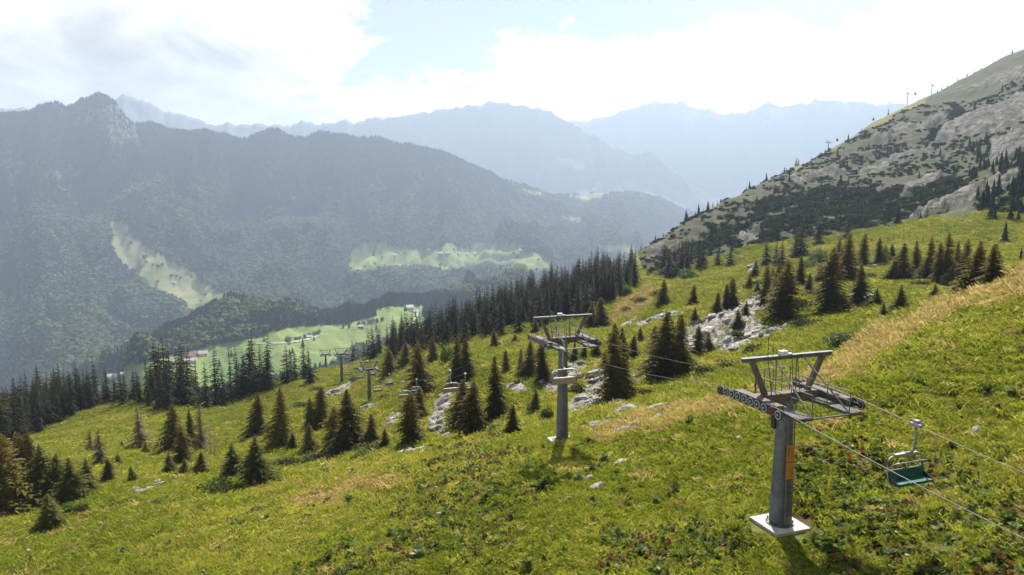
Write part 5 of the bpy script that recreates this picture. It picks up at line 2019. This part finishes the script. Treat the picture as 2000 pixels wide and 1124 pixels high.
def grow_grass():
    srcs = [grass_src(500 + i, M_GRASS[0]) for i in range(2)] + [grass_src(510 + i, M_GRASS[1], h=0.27) for i in range(2)] + [grass_src(520, M_GRASS[2], h=0.32)]
    x, y, z, u, v, r = frustum_pts(420000, 18, 400, 0.8, seed=3)
    dry = poly_mask(u, v, DRY, x, y, r, 16)
    n = 0.6 * fbm(x / 9, y / 9, 3, 201) + 0.8 * fbm(x / 32, y / 32, 2, 203)
    g = np.random.default_rng(5)
    q = g.random(len(x))
    idx = np.where(n + (q - 0.5) * 0.9 > 0.05, (q * 7919 % 2).astype(int), 2 + (q * 6011 % 2).astype(int))
    idx = np.where(dry & (q < 0.75), 4, idx)
    idx = np.where(~dry & ((q > 0.97) | ((fbm(x / 5, y / 5, 3, 207) > 0.9) & (q > 0.7))), 4, idx)
    dk = poly_mask(u, v, DOCK, x, y, r, 40)
    P_ = np.stack([x, y, z], -1)
    sel = ~dk | (g.random(len(x)) < 0.4)
    x, y, z, r, q, idx = [a[sel] for a in (x, y, z, r, q, idx)]
    s = (0.55 + 0.75 * g.random(len(x))) * np.clip(r / 55, 0.8, 3.2)
    scl = np.stack([s, s, s * g.uniform(0.6, 1.15, len(x)) * np.clip(90 / r, 0.45, 1)], -1)
    rot = np.stack([g.normal(0, 0.12, len(x)), g.normal(0, 0.12, len(x)), g.uniform(0, 6.28, len(x))], -1)
    scatter('grass', np.stack([x, y, z], -1), scl, rot, idx, srcs, 'yellow-green alpine grass covering the slopes', 'grass')


def grow_herbs():
    srcs = [leafy_src(600 + i, M_DOCK[0]) for i in range(3)] + [leafy_src(610 + i, M_DOCK[1], n=12) for i in range(2)] + [leafy_src(620, M_DOCK[2], n=12, r=0.42, up=0.6)]
    x, y, z, u, v, r = frustum_pts(115000, 18, 130, 0.7, seed=9)
    dock = poly_mask(u, v, DOCK, x, y, r, 40)
    dry = poly_mask(u, v, DRY, x, y, r, 16)
    g = np.random.default_rng(11)
    q = g.random(len(x))
    n = fbm(x / 6, y / 6, 3, 211)
    keep = (dock & (q < 0.85) & (n > -0.5)) | (~dock & ~dry & (n > 0.28) & (q < 0.45)) | (~dry & (q < 0.02))
    x, y, z, u, v, r, dock, q = [a[keep] for a in (x, y, z, u, v, r, dock, q)]
    g = np.random.default_rng(12)
    p = g.random(len(x))
    red = fbm(x / 4, y / 4, 2, 223) > 0.12
    idx = np.where(dock & red & (p < 0.55), 3 + (p * 997 % 2).astype(int), np.where(p > 0.93, 5, (p * 1009 % 3).astype(int)))
    s = (0.45 + 0.7 * g.random(len(x)) ** 2) * np.clip(r / 55, 0.85, 1.5)
    scl = np.stack([s, s, s * g.uniform(0.8, 1.4, len(x))], -1)
    rot = np.stack([g.normal(0, 0.15, len(x)), g.normal(0, 0.15, len(x)), g.uniform(0, 6.28, len(x))], -1)
    scatter('meadow_herbs', np.stack([x, y, z], -1), scl, rot, idx, srcs, 'green and reddish dock leaves mixed through the meadow', 'herbs')


def grow_flowers():
    rg = random.Random(5)
    def stalk(seed):
        r_ = random.Random(seed)
        mb = MB()
        for k in range(5):
            a = r_.uniform(0, 6.28)
            x, y = 0.12 * math.cos(a), 0.12 * math.sin(a)
            h = r_.uniform(0.6, 1.0)
            for q in range(7):
                z = h * (0.35 + 0.65 * q / 6)
                w = 0.035
                an = r_.uniform(0, 6.28)
                mb.add([(x + w * math.cos(an), y + w * math.sin(an), z), (x - w * math.cos(an), y - w * math.sin(an), z), (x, y, z + 0.07)], [(0, 1, 2)])
        return src('flower_stalk', mb, M_YELLOW)
    polys = [[(640, 960), (680, 905), (850, 890), (900, 880), (900, 915), (760, 935)], [(200, 1060), (300, 1010), (420, 1000), (470, 1040), (380, 1080), (250, 1090)], [(440, 1000), (520, 975), (560, 960), (560, 985), (470, 1010)], [(1180, 850), (1250, 830), (1380, 815), (1400, 835), (1260, 860)], [(900, 880), (1060, 860), (1060, 880), (920, 900)], [(150, 1124), (420, 1060), (460, 1124)]]
    x, y, z, u, v, r = frustum_pts(14000, 40, 130, 0.4, seed=15)
    k = poly_mask(u, v, polys, x, y, r, 15)
    q = np.random.default_rng(16).random(len(x))
    k = (k & (q < 0.5)) | (q < 0.006)
    x, y, z = x[k], y[k], z[k]
    g = np.random.default_rng(17)
    s = g.uniform(0.7, 1.15, len(x))
    scatter('yellow_flowers', np.stack([x, y, z], -1), np.stack([s, s, s], -1), np.stack([0 * s, 0 * s, g.uniform(0, 6.28, len(x))], -1), (g.random(len(x)) * 3).astype(int), [stalk(i) for i in range(3)], 'yellow flower spikes dotted over the meadow', 'flowers')


grow_grass()
grow_herbs()
grow_flowers()

# the larger leafy clumps that can be told apart
ROS = [leafy_src(640 + i, M_DOCK[2 if i < 2 else 0], n=26, r=0.5, up=0.62, wd=0.24).data for i in range(4)]
CLUMPS = [(240, 1085, 26), (330, 1068, 24), (60, 1100, 22), (205, 1040, 26), (285, 1090, 20), (420, 985, 22), (390, 1000, 20), (345, 1015, 24), (500, 1000, 26), (520, 1020, 26), (455, 1030, 22), (470, 1085, 24), (430, 1075, 20), (680, 985, 30), (640, 985, 26), (770, 945, 24),
          (800, 915, 20), (690, 930, 22), (1245, 838, 20), (1265, 843, 16), (1350, 828, 26), (1370, 833, 18), (1275, 853, 18), (1180, 905, 34), (1155, 925, 30), (1130, 940, 28), (1215, 880, 26), (1150, 868, 24), (1320, 965, 36), (1225, 990, 20), (1157, 980, 22), (1280, 985, 26),
          (1250, 918, 20), (1385, 955, 20), (1160, 1020, 18), (1060, 955, 30), (1030, 905, 22), (870, 1010, 30), (950, 980, 34), (1000, 1010, 26), (760, 1050, 26), (820, 1090, 36), (640, 1100, 36), (1030, 1110, 40), (1250, 1085, 30), (1100, 1080, 26), (1350, 1090, 30), (1400, 1120, 30),
          (1725, 800, 26), (1660, 805, 22), (1640, 800, 18), (1765, 815, 24), (1870, 800, 20), (1975, 775, 44), (1950, 800, 26), (1930, 770, 30), (1785, 720, 18), (1860, 880, 28), (1840, 965, 30), (1900, 975, 26), (1710, 985, 26), (1660, 960, 22), (1580, 880, 24), (1600, 860, 22), (1700, 1040, 26),
          (1760, 1090, 30), (1850, 1060, 30), (1950, 1050, 30), (1900, 1110, 34), (1640, 1080, 30), (1600, 905, 20), (1480, 905, 20), (1440, 985, 22)]
for (u_, v_, w_), lab_ in zip(CLUMPS, place_labels(CLUMPS, 'large-leaved green plant')):
    p_ = hit(u_, v_)
    s_ = w_ * float(to_pix(np.array(p_))[2]) / F / 0.85
    o_ = bpy.data.objects.new('leafy_plant', random.choice(ROS))
    o_.location = p_
    o_.rotation_euler = (random.gauss(0, 0.1), random.gauss(0, 0.1), random.uniform(0, 6.28))
    o_.scale = (s_, s_, s_ * random.uniform(0.9, 1.3))
    COL.objects.link(o_)
    tag(o_, lab_, 'plant', 'large-leaved meadow plants')


# ------------------------------------------------------------------ distant woods (stuff)
M_FARSPR = leaf_mat('far_spruce', ((0.010, 0.016, 0.009), (0.026, 0.035, 0.015)), 0.1, 0.8, 0.22, 0.1)
M_FARLEAF = leaf_mat('far_broadleaf', ((0.042, 0.062, 0.018), (0.12, 0.145, 0.042)), 0.15, 0.8, 0.22, 0.1)


def far_spruce(seed):
    rg = random.Random(seed)
    mb = MB()
    for L in range(5):
        z0, z1 = 0.08 + 0.17 * L, 0.36 + 0.16 * L
        r = 0.19 * (1 - L / 5.6)
        n = 6
        a0 = rg.uniform(0, 6)
        ring = [(r * rg.uniform(0.75, 1.2) * math.cos(a0 + 6.283 * k / n), r * rg.uniform(0.75, 1.2) * math.sin(a0 + 6.283 * k / n), z0 + rg.uniform(-0.03, 0.03)) for k in range(n)]
        mb.add(ring + [(0, 0, min(z1, 1.0))], [(k, (k + 1) % n, n) for k in range(n)])
    return src('far_tree', mb, M_FARSPR)


def far_round(seed):
    rg = random.Random(seed)
    mb = MB()
    for _ in range(4):
        c = Vector((rg.uniform(-0.2, 0.2), rg.uniform(-0.2, 0.2), rg.uniform(0.4, 0.75)))
        r = rg.uniform(0.2, 0.3)
        P = [c + Vector(d) * r * rg.uniform(0.75, 1.2) for d in ((1, 0, 0), (0, 1, 0), (-1, 0, 0), (0, -1, 0), (0, 0, 1), (0, 0, -1), (0.6, 0.6, 0.5), (-0.6, -0.6, 0.5))]
        mb.add(P, [(0, 1, 6), (1, 4, 6), (4, 0, 6), (1, 2, 4), (2, 3, 7), (3, 4, 7), (4, 2, 7), (3, 0, 4), (1, 0, 5), (2, 1, 5), (3, 2, 5), (0, 3, 5)])
    return src('far_tree', mb, M_FARLEAF)


M_SCRUB = leaf_mat('mountain_pine', ((0.016, 0.026, 0.011), (0.05, 0.062, 0.022)), 0.15, 0.8, 0.35, 0.5)
SCRUB_ME = shrub_meshes('scrub', 250, 420, M_SCRUB, leaf=0.17, flat=0.7, lobes=5)


def grow_woods():
    g = np.random.default_rng(21)
    S1 = [far_spruce(i) for i in range(3)] + [far_round(i) for i in range(3)]
    X, Y = [], []
    for r0, r1, n, t0, t1 in ((1260, 2450, 40000, -0.70, 0.12), (2450, 5300, 105000, -0.70, 0.20), (5000, 6600, 16000, -0.05, 0.32)):
        q = g.random(n)
        r = np.sqrt(r0 ** 2 + q * (r1 ** 2 - r0 ** 2))
        t = g.uniform(t0, t1, n)
        X.append(r * np.sin(t))
        Y.append(r * np.cos(t))
    x, y = np.concatenate(X), np.concatenate(Y)
    z = ground(x, y)
    md, u, v, r = meadow_mask(x, y, z)
    l2 = np.exp(np.interp(np.arctan2(x, y), SK2[0], SK2[1]))
    q = g.random(len(x))
    rk = np.where(r > 2500, soft_poly(u, v, RIDGEROCK, (0 * u, 0 * u), 0), 0)
    keep = ((md < 0.5) | (q < 0.004)) & (r < l2 * 1.03) & ((rk < 0.5) | (q < 0.35)) & (v < 800)
    x, y, z, r, u, v, q = [a[keep] for a in (x, y, z, r, u, v, q)]
    nn = fbm(x / 260, y / 260, 3, 231)
    n4 = fbm(x / 700, y / 700, 2, 233)
    conif = (z > 20 + 260 * nn + 200 * n4) | (nn * 0.7 + n4 + (q - 0.5) * 0.6 > 0.32)
    conif |= (r < 2450) & (q < 0.55)
    idx = np.where(conif, (q * 7001 % 3).astype(int), 3 + (q * 6007 % 3).astype(int))
    h = g.uniform(12, 20, len(x)) * np.where(r > 2450, 1.1, 1.0)
    h = np.where(conif, h * 1.1, h)
    w = h * g.uniform(0.85, 1.35, len(x)) * np.where(conif, 1.15, 1.0)
    scatter('distant_forest', np.stack([x, y, z - 1], -1), np.stack([w, w, h], -1), np.stack([0 * x, 0 * x, g.uniform(0, 6.28, len(x))], -1), idx, S1, 'blue-hazed forest covering the mountains across the valley', 'forest')
    # scrub and stunted trees on the rocky flank
    n = 42000
    q = g.random(n)
    r = np.sqrt(215 ** 2 + q * (980 ** 2 - 215 ** 2))
    t = g.uniform(0.15, 0.75, n)
    x, y = r * np.sin(t), r * np.cos(t)
    z, m = ground(x, y, True)
    u, v = m['u'], m['v']
    n1 = fbm(x / (0.03 * r + 1), y / (0.03 * r + 1), 3, 131)
    n2 = fbm(x / (0.03 * r + 1), y / (0.03 * r + 1), 3, 137)
    sc = soft_poly(u, v, SCRUB, (n1, n2), 16) > 0.5
    q = g.random(n)
    nn = fbm(x / 25, y / 25, 3, 241)
    up = (m['flank'] < 0.5) & (r > 215) & (u > 1690) & (v < 560) & (v > 380) & (nn > 0.05) & (q < 0.22)  # bushes added on this upper meadow to stand in for cloud shade
    keep = up | (m['flank'] > 0.5) & ((sc & (q < 0.55) & (nn > -0.35)) | (~sc & (nn > -0.02) & (q < 0.40)) | (q < 0.012)) & (m['cliff'] < 0.5)
    x, y, z, q, u, v, scm = [a[keep] for a in (x, y, z, q, u, v, sc)]
    con = (g.random(len(x)) < 0.018) | ((u > 1890) & (v > 290) & (g.random(len(x)) < 0.5))
    S2 = S1[:3] + [bpy.data.objects.new('scrub', me_) for me_ in SCRUB_ME]
    idx = np.where(con, (q * 7001 % 3).astype(int), 3 + (q * 6007 % 3).astype(int))
    h = np.where(con, g.uniform(4, 10, len(x)), np.where(scm, g.uniform(1.3, 3.6, len(x)), g.uniform(0.7, 1.9, len(x))) * np.clip(np.hypot(x, y) / 450, 0.45, 1.3))
    w = np.where(con, h * 1.1, h * g.uniform(0.8, 1.3, len(x)))
    scatter('mountain_scrub', np.stack([x, y, z - 0.2], -1), np.stack([w, w, h], -1), np.stack([0 * x, 0 * x, g.uniform(0, 6.28, len(x))], -1), idx, S2, 'dark dwarf scrub and stunted trees on the rocky mountainside', 'scrub')
    # forest behind the front trees of the dark belts
    X, Y, Hh = [], [], []
    polyW = [[(-120, 870), (-120, 800), (60, 795), (215, 768), (235, 778), (150, 806), (80, 842), (0, 870)], [(290, 795), (300, 765), (420, 758), (525, 746), (528, 762), (440, 790)],
             [(690, 718), (770, 676), (850, 652), (950, 615), (1100, 562), (1200, 530), (1245, 522), (1245, 550), (1180, 596), (1130, 612), (1050, 634), (950, 655), (850, 678), (780, 696)]]
    rg = random.Random(77)
    for poly, n in zip(polyW, (170, 40, 170)):
        a = np.array(poly)
        lo, hi = a.min(0), a.max(0)
        uu = np.array([rg.uniform(lo[0], hi[0]) for _ in range(n * 6)])
        vv = np.array([rg.uniform(lo[1], hi[1]) for _ in range(n * 6)])
        ok = in_poly(uu, vv, poly)
        for a_, b_ in list(zip(uu[ok], vv[ok]))[:n]:
            p = hit(a_, b_)
            if math.hypot(p.x, p.y) < 1200:
                X.append(tuple(p))
                Hh.append(rg.uniform(9.5, 14.5))
    # and down the hidden back slope
    n = 2600
    r = np.sqrt(300 ** 2 + g.random(n) * (620 ** 2 - 300 ** 2))
    t = g.uniform(-0.66, 0.14, n)
    xx, yy = r * np.sin(t), r * np.cos(t)
    zz = ground(xx, yy)
    uu, vv, _ = to_pix(np.stack([xx, yy, zz], -1))
    gap = (uu > 525) & (uu < 690) | (uu > 225) & (uu < 285)
    ok = ~gap | (r > 540)
    P = np.concatenate([np.array(X), np.stack([xx, yy, zz], -1)[ok]])
    Hh = np.concatenate([np.array(Hh), g.uniform(9, 13, ok.sum())])
    keep = np.ones(len(P), bool)
    w = Hh * g.uniform(0.8, 1.1, len(P))
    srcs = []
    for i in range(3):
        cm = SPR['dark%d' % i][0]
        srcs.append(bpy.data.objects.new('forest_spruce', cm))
    scatter('dark_forest', P, np.stack([w, w, Hh], -1), np.stack([0 * w, 0 * w, g.uniform(0, 6.28, len(P))], -1), (g.random(len(P)) * 3).astype(int), srcs, 'dark spruces massed behind the front trees of the forest belts', 'forest')


grow_woods()
# ------------------------------------------------------------------ houses, paths and the far lift
M_WALL = pbr('pale_render', (0.62, 0.58, 0.52), 0.9, var=0.1, vscale=0.3)
M_WOODW = pbr('chalet_wood', (0.16, 0.10, 0.06), 0.85, var=0.2, vscale=0.5)
M_ROOFR = pbr('red_tin_roof', (0.20, 0.075, 0.065), 0.6, var=0.15, vscale=0.3)
M_ROOFG = pbr('grey_roof', (0.40, 0.38, 0.36), 0.7, var=0.15, vscale=0.3)
M_GLASS = pbr('dark_pane', (0.03, 0.035, 0.04), 0.2)
M_PATH = pbr('pale_track', (0.38, 0.33, 0.26), 0.95, var=0.2, vscale=0.05)


def house(u, v, L, Wd, Hh, rz, roof, wall, label, group):
    p = hit(u, v)
    e = empty('farmhouse', (p.x, p.y, p.z - 1.0), rz)
    w = MB()
    hx, hy = L / 2, Wd / 2
    g = Hh + Wd * 0.33
    w.add([(-hx, -hy, 0), (hx, -hy, 0), (hx, hy, 0), (-hx, hy, 0), (-hx, -hy, Hh), (hx, -hy, Hh), (hx, hy, Hh), (-hx, hy, Hh), (-hx, 0, g), (hx, 0, g)],
          [(0, 1, 5, 4), (2, 3, 7, 6), (1, 2, 6, 9, 5), (3, 0, 4, 8, 7), (3, 2, 1, 0)])
    w.build('wall', wall, e)
    r = MB()
    ov = 1.0
    for s in (-1, 1):
        a = Vector((0, s * (hy + ov), Hh - ov * 0.66 + 0.15))
        b = Vector((0, 0, g + 0.15))
        r.add([(-hx - ov, a.y, a.z), (hx + ov, a.y, a.z), (hx + ov, 0, b.z), (-hx - ov, 0, b.z), (-hx - ov, a.y, a.z + 0.3), (hx + ov, a.y, a.z + 0.3), (hx + ov, 0, b.z + 0.3), (-hx - ov, 0, b.z + 0.3)],
              [(0, 3, 2, 1), (4, 5, 6, 7), (0, 1, 5, 4), (1, 2, 6, 5), (2, 3, 7, 6), (3, 0, 4, 7)])
    ro = r.build('roof', roof, e)
    c = MB()
    c.box((hx * 0.4, hy * 0.3, g + 0.4), (0.9, 0.9, 2.2))
    c.build('chimney', M_WALL, ro)
    n = max(2, int(L / 5))
    for k in range(n):
        x = -hx + L * (k + 0.5) / n
        for s in (-1, 1):
            q = MB()
            q.box((x, s * hy, Hh * 0.62), (1.4, 0.12, 1.5))
            q.build('window', M_GLASS, e)
    tag(e, label, 'house', group)


GRP = 'far houses in the valley'
for a_ in [(386, 693, 22, 13, 5, 0.30, M_ROOFR, M_WOODW, 'long red-roofed farm building in the valley, the right one'), (373, 699, 20, 13, 5, 0.25, M_ROOFR, M_WOODW, 'long red-roofed farm building in the valley, the left one'),
           (372, 708, 22, 14, 6, 0.4, M_ROOFG, M_WALL, 'white-roofed building just below the red-roofed barns'), (398, 694, 18, 13, 6, 0.2, M_ROOFG, M_WALL, 'pale house right of the red-roofed barns'), (335, 710, 18, 12, 6, 0.5, M_ROOFG, M_WALL, 'pale house left of the red-roofed barns'),
           (222, 738, 24, 14, 6, 0.4, M_ROOFG, M_WALL, 'pale farm building at the left end of the green valley meadow'), (243, 733, 16, 11, 5, 0.2, M_ROOFG, M_WOODW, 'small house right of the leftmost farm building'), (353, 681, 20, 12, 5, 0.3, M_ROOFG, M_WOODW, 'small barn at the forest edge above the village'),
           (799, 607, 22, 18, 11, 0.3, M_ROOFG, M_WALL, 'tall white building on the knoll behind dark spruce tops'), (810, 611, 14, 10, 5, 0.1, M_ROOFG, M_WALL, 'low annex right of the white building on the knoll'),
           (603, 660, 14, 9, 4, 0.2, M_ROOFG, M_WALL, 'small white hut beside the pale track in the valley meadow'), (705, 640, 12, 9, 4, 0.2, M_ROOFG, M_WOODW, 'tiny barn under trees on the upper valley meadow'),
           (860, 497, 26, 14, 7, 0.2, M_ROOFG, M_WALL, 'leftmost house of the hamlet on the far shelf meadow'), (875, 496, 22, 14, 7, -0.2, M_ROOFG, M_WALL, 'second house of the hamlet on the far shelf meadow'), (893, 498, 24, 14, 7, 0.3, M_ROOFG, M_WALL, 'third house of the hamlet on the far shelf meadow'),
           (910, 498, 26, 14, 7, 0.0, M_ROOFG, M_WALL, 'fourth house of the hamlet on the far shelf meadow'), (927, 497, 20, 14, 7, 0.4, M_ROOFG, M_WALL, 'rightmost house of the hamlet on the far shelf meadow'), (838, 490, 22, 14, 6, 0.1, M_ROOFG, M_WOODW, 'lone barn left of the hamlet on the far shelf'),
           (770, 500, 22, 12, 6, 0.2, M_ROOFG, M_WALL, 'lone house on the left part of the far shelf meadow'), (1017, 491, 22, 14, 6, 0.2, M_ROOFG, M_WALL, 'lone house on the right part of the far shelf meadow'), (338, 553, 20, 12, 6, 0.3, M_ROOFG, M_WALL, 'white hut in the sloping clearing of the far mountain')]:
    house(*a_, GRP)


def track(name, pix, width, n=24, lift=0.5):
    pts = []
    for (u0, v0), (u1, v1) in zip(pix[:-1], pix[1:]):
        for k in range(n):
            pts.append((u0 + (u1 - u0) * k / n, v0 + (v1 - v0) * k / n))
    P = [hit(a, b) for a, b in pts]
    V, Fc = [], []
    for i, p in enumerate(P):
        t = (P[min(i + 1, len(P) - 1)] - P[max(i - 1, 0)])
        s = Vector((t.y, -t.x, 0)).normalized() * width / 2
        for q in (p + s, p - s):
            V.append((q.x, q.y, gz(q.x, q.y) + lift))
    for i in range(len(P) - 1):
        Fc.append((2 * i, 2 * i + 1, 2 * i + 3, 2 * i + 2))
    tag(mesh_obj(name, V, Fc, M_PATH), kind='structure')


track('path', [(500, 672), (560, 671), (600, 664), (636, 652)], 5, 10, 1.2)
track('path', [(818, 607), (812, 622), (795, 640)], 7, 10, 1.2)
# field trees along the track
for i_, (u_, v_, s_) in enumerate([(563, 668, 11), (578, 664, 6), (585, 663, 6), (597, 660, 7), (606, 657, 7), (615, 654, 7), (623, 651, 7), (518, 667, 6), (669, 640, 6), (701, 637, 8), (711, 636, 8), (722, 632, 9), (730, 630, 7), (738, 630, 8), (748, 627, 8)]):
    shrub(u_, v_, 0, 0, 'leafy', 'round field tree on the green meadow in the valley' if i_ else 'largest round field tree where the pale track forks', name='broadleaf_tree', cat='tree', group='field trees in the valley', pos=hit(u_, v_), size=(s_, s_))
for i_, (u_, v_, s_) in enumerate([(283, 505, 14), (300, 520, 11), (308, 522, 12), (316, 520, 12), (255, 477, 14), (245, 460, 13), (335, 540, 10), (345, 540, 10), (352, 545, 9), (401, 578, 11), (860, 520, 14), (1003, 497, 14), (1010, 503, 15), (820, 495, 12), (790, 497, 13)]):
    shrub(u_, v_, 0, 0, 'leafy', 'dark round tree in a clearing of the far mountain', name='broadleaf_tree', cat='tree', group='trees in far clearings', pos=hit(u_, v_), size=(s_, s_))

# ------------------------------------------------------------------ gondola lift along the skyline of the rocky mountain
M_SIL = pbr('far_steel', (0.16, 0.16, 0.17), 0.6, 0.3)
M_CAB = pbr('cabin_red', (0.05, 0.05, 0.06), 0.4)


def sky_point(u):
    """highest visible ground in a photo column"""
    th = None
    best = None
    for uu in (u,):
        D = pix_dir(uu, 300.0)
        h = math.hypot(D[0], D[1])
        r = np.linspace(400, 1480, 600)
        x, y = r * D[0] / h, r * D[1] / h
        z = ground(x, y)
        k = int(np.argmax(z / r))
        best = Vector((x[k], y[k], z[k]))
    return best


def gondola_tower(u, hpx, label):
    p = sky_point(u)
    dep = float(to_pix(np.array(p))[2])
    h = hpx * dep / F
    e = empty('gondola_tower', p, 0.6)
    m = MB()
    m.tube([(0, 0, -3), (0, 0, h)], [0.5, 0.32], 10)
    m.build('pole', M_SIL, e)
    c = MB()
    c.box((0, 0, h), (7.5, 0.5, 0.4))
    c.build('crossarm', M_SIL, e)
    for s in (-1, 1):
        t = MB()
        t.box((s * 4.0, 0, h - 0.6), (0.4, 3.6, 0.4))
        t.build('sheave_train', M_SIL, e)
        q = MB()
        q.bar((s * 3.5, 0, h), (s * 2.2, 0, h + 2.0), 0.2)
        q.build('gantry_strut', M_SIL, e)
    tag(e, label, 'lift tower', 'gondola towers on the skyline')
    return e, p, h


GT_ = [gondola_tower(1617, 16, 'lowest tiny gondola tower on the mountain skyline'), gondola_tower(1765, 24, 'middle tiny gondola tower on the mountain skyline'), gondola_tower(1811, 18, 'highest tiny gondola tower on the mountain skyline')]
for s_ in (-1, 1):
    pts_ = []
    for (e_, p_, h_) in GT_:
        pts_.append(Vector((p_.x + s_ * 4 * math.cos(0.6), p_.y + s_ * 4 * math.sin(0.6), p_.z + h_)))
    full = []
    for a_, b_ in zip(pts_[:-1], pts_[1:]):
        for k_ in range(16):
            q_ = a_.lerp(b_, k_ / 16)
            q_.z -= 0.02 * (b_ - a_).length * 4 * (k_ / 16) * (1 - k_ / 16)
            full.append(q_)
    full.append(pts_[-1])
    mb_ = MB()
    mb_.tube(full, 0.05, 5)
    tag(mb_.build('gondola_cable', M_SIL), 'thin gondola cable on the %s side of the skyline towers' % ('near' if s_ < 0 else 'far'), 'cable', 'gondola cables')
    if s_ < 0:
        CABLE = full


def cabin(u, label):
    P = np.array([tuple(p) for p in CABLE])
    uu = to_pix(P)[0]
    k = int(np.argmin(np.abs(uu - u)))
    p = Vector(P[k])
    e = empty('gondola_cabin', p, 0.6)
    h = MB()
    h.tube([(0, 0, 0), (0, 0.1, -2.2)], 0.12, 6)
    h.build('hanger', M_SIL, e)
    c = MB()
    c.tube([(0, 0, -4.9), (0, 0, -4.4), (0, 0, -3.2), (0, 0, -2.2)], [0.8, 1.1, 1.15, 0.8], 10)
    c.build('cabin', M_CAB, e)
    tag(e, label, 'gondola', 'gondola cabins on the skyline')


cabin(1636, 'tiny gondola cabin just above the lowest skyline tower')
cabin(1707, 'tiny gondola cabin midway between the skyline towers')
cabin(1788, 'tiny gondola cabin between the two highest skyline towers')
# spruces along the skyline
for u_, h_ in ((1240, 7), (1256, 10), (1275, 8), (1300, 9), (1318, 8), (1345, 7), (1362, 10), (1370, 12), (1378, 9), (1388, 12), (1396, 10), (1405, 8), (1412, 7), (1460, 9), (1493, 5), (1530, 7), (1537, 8), (1556, 17), (1560, 14), (1585, 8), (1603, 7), (1612, 7), (1680, 5), (1730, 12), (1822, 8), (1830, 9),
               (1840, 7), (1860, 8), (1877, 9), (1890, 8), (1903, 7), (1925, 6), (1960, 11)):
    p_ = sky_point(u_)
    spruce(u_, 0, 0, None, 'dark', 'tiny dark spruce on the skyline of the rocky mountain', 'skyline spruces', pos=p_, h=h_ * 1.15 * float(to_pix(np.array(p_))[2]) / F)
# mast on the summit across the valley
p_ = None
D_ = pix_dir(195.0, 200.0)
h_ = math.hypot(D_[0], D_[1])
r_ = np.linspace(3800, 4900, 600)
x_, y_ = r_ * D_[0] / h_, r_ * D_[1] / h_
z_ = ground(x_, y_)
k_ = int(np.argmax(z_ / r_))
e_ = empty('summit_mast', (x_[k_], y_[k_], z_[k_]))
m_ = MB()
m_.tube([(0, 0, -5), (0, 0, 25), (0, 0, 48)], [1.8, 1.3, 0.6], 8)
m_.build('mast', M_SIL, e_)
m_ = MB()
m_.box((0, 0, 12), (6, 6, 3))
m_.build('equipment', M_SIL, e_)
tag(e_, 'thin antenna mast on the summit across the valley', 'mast')
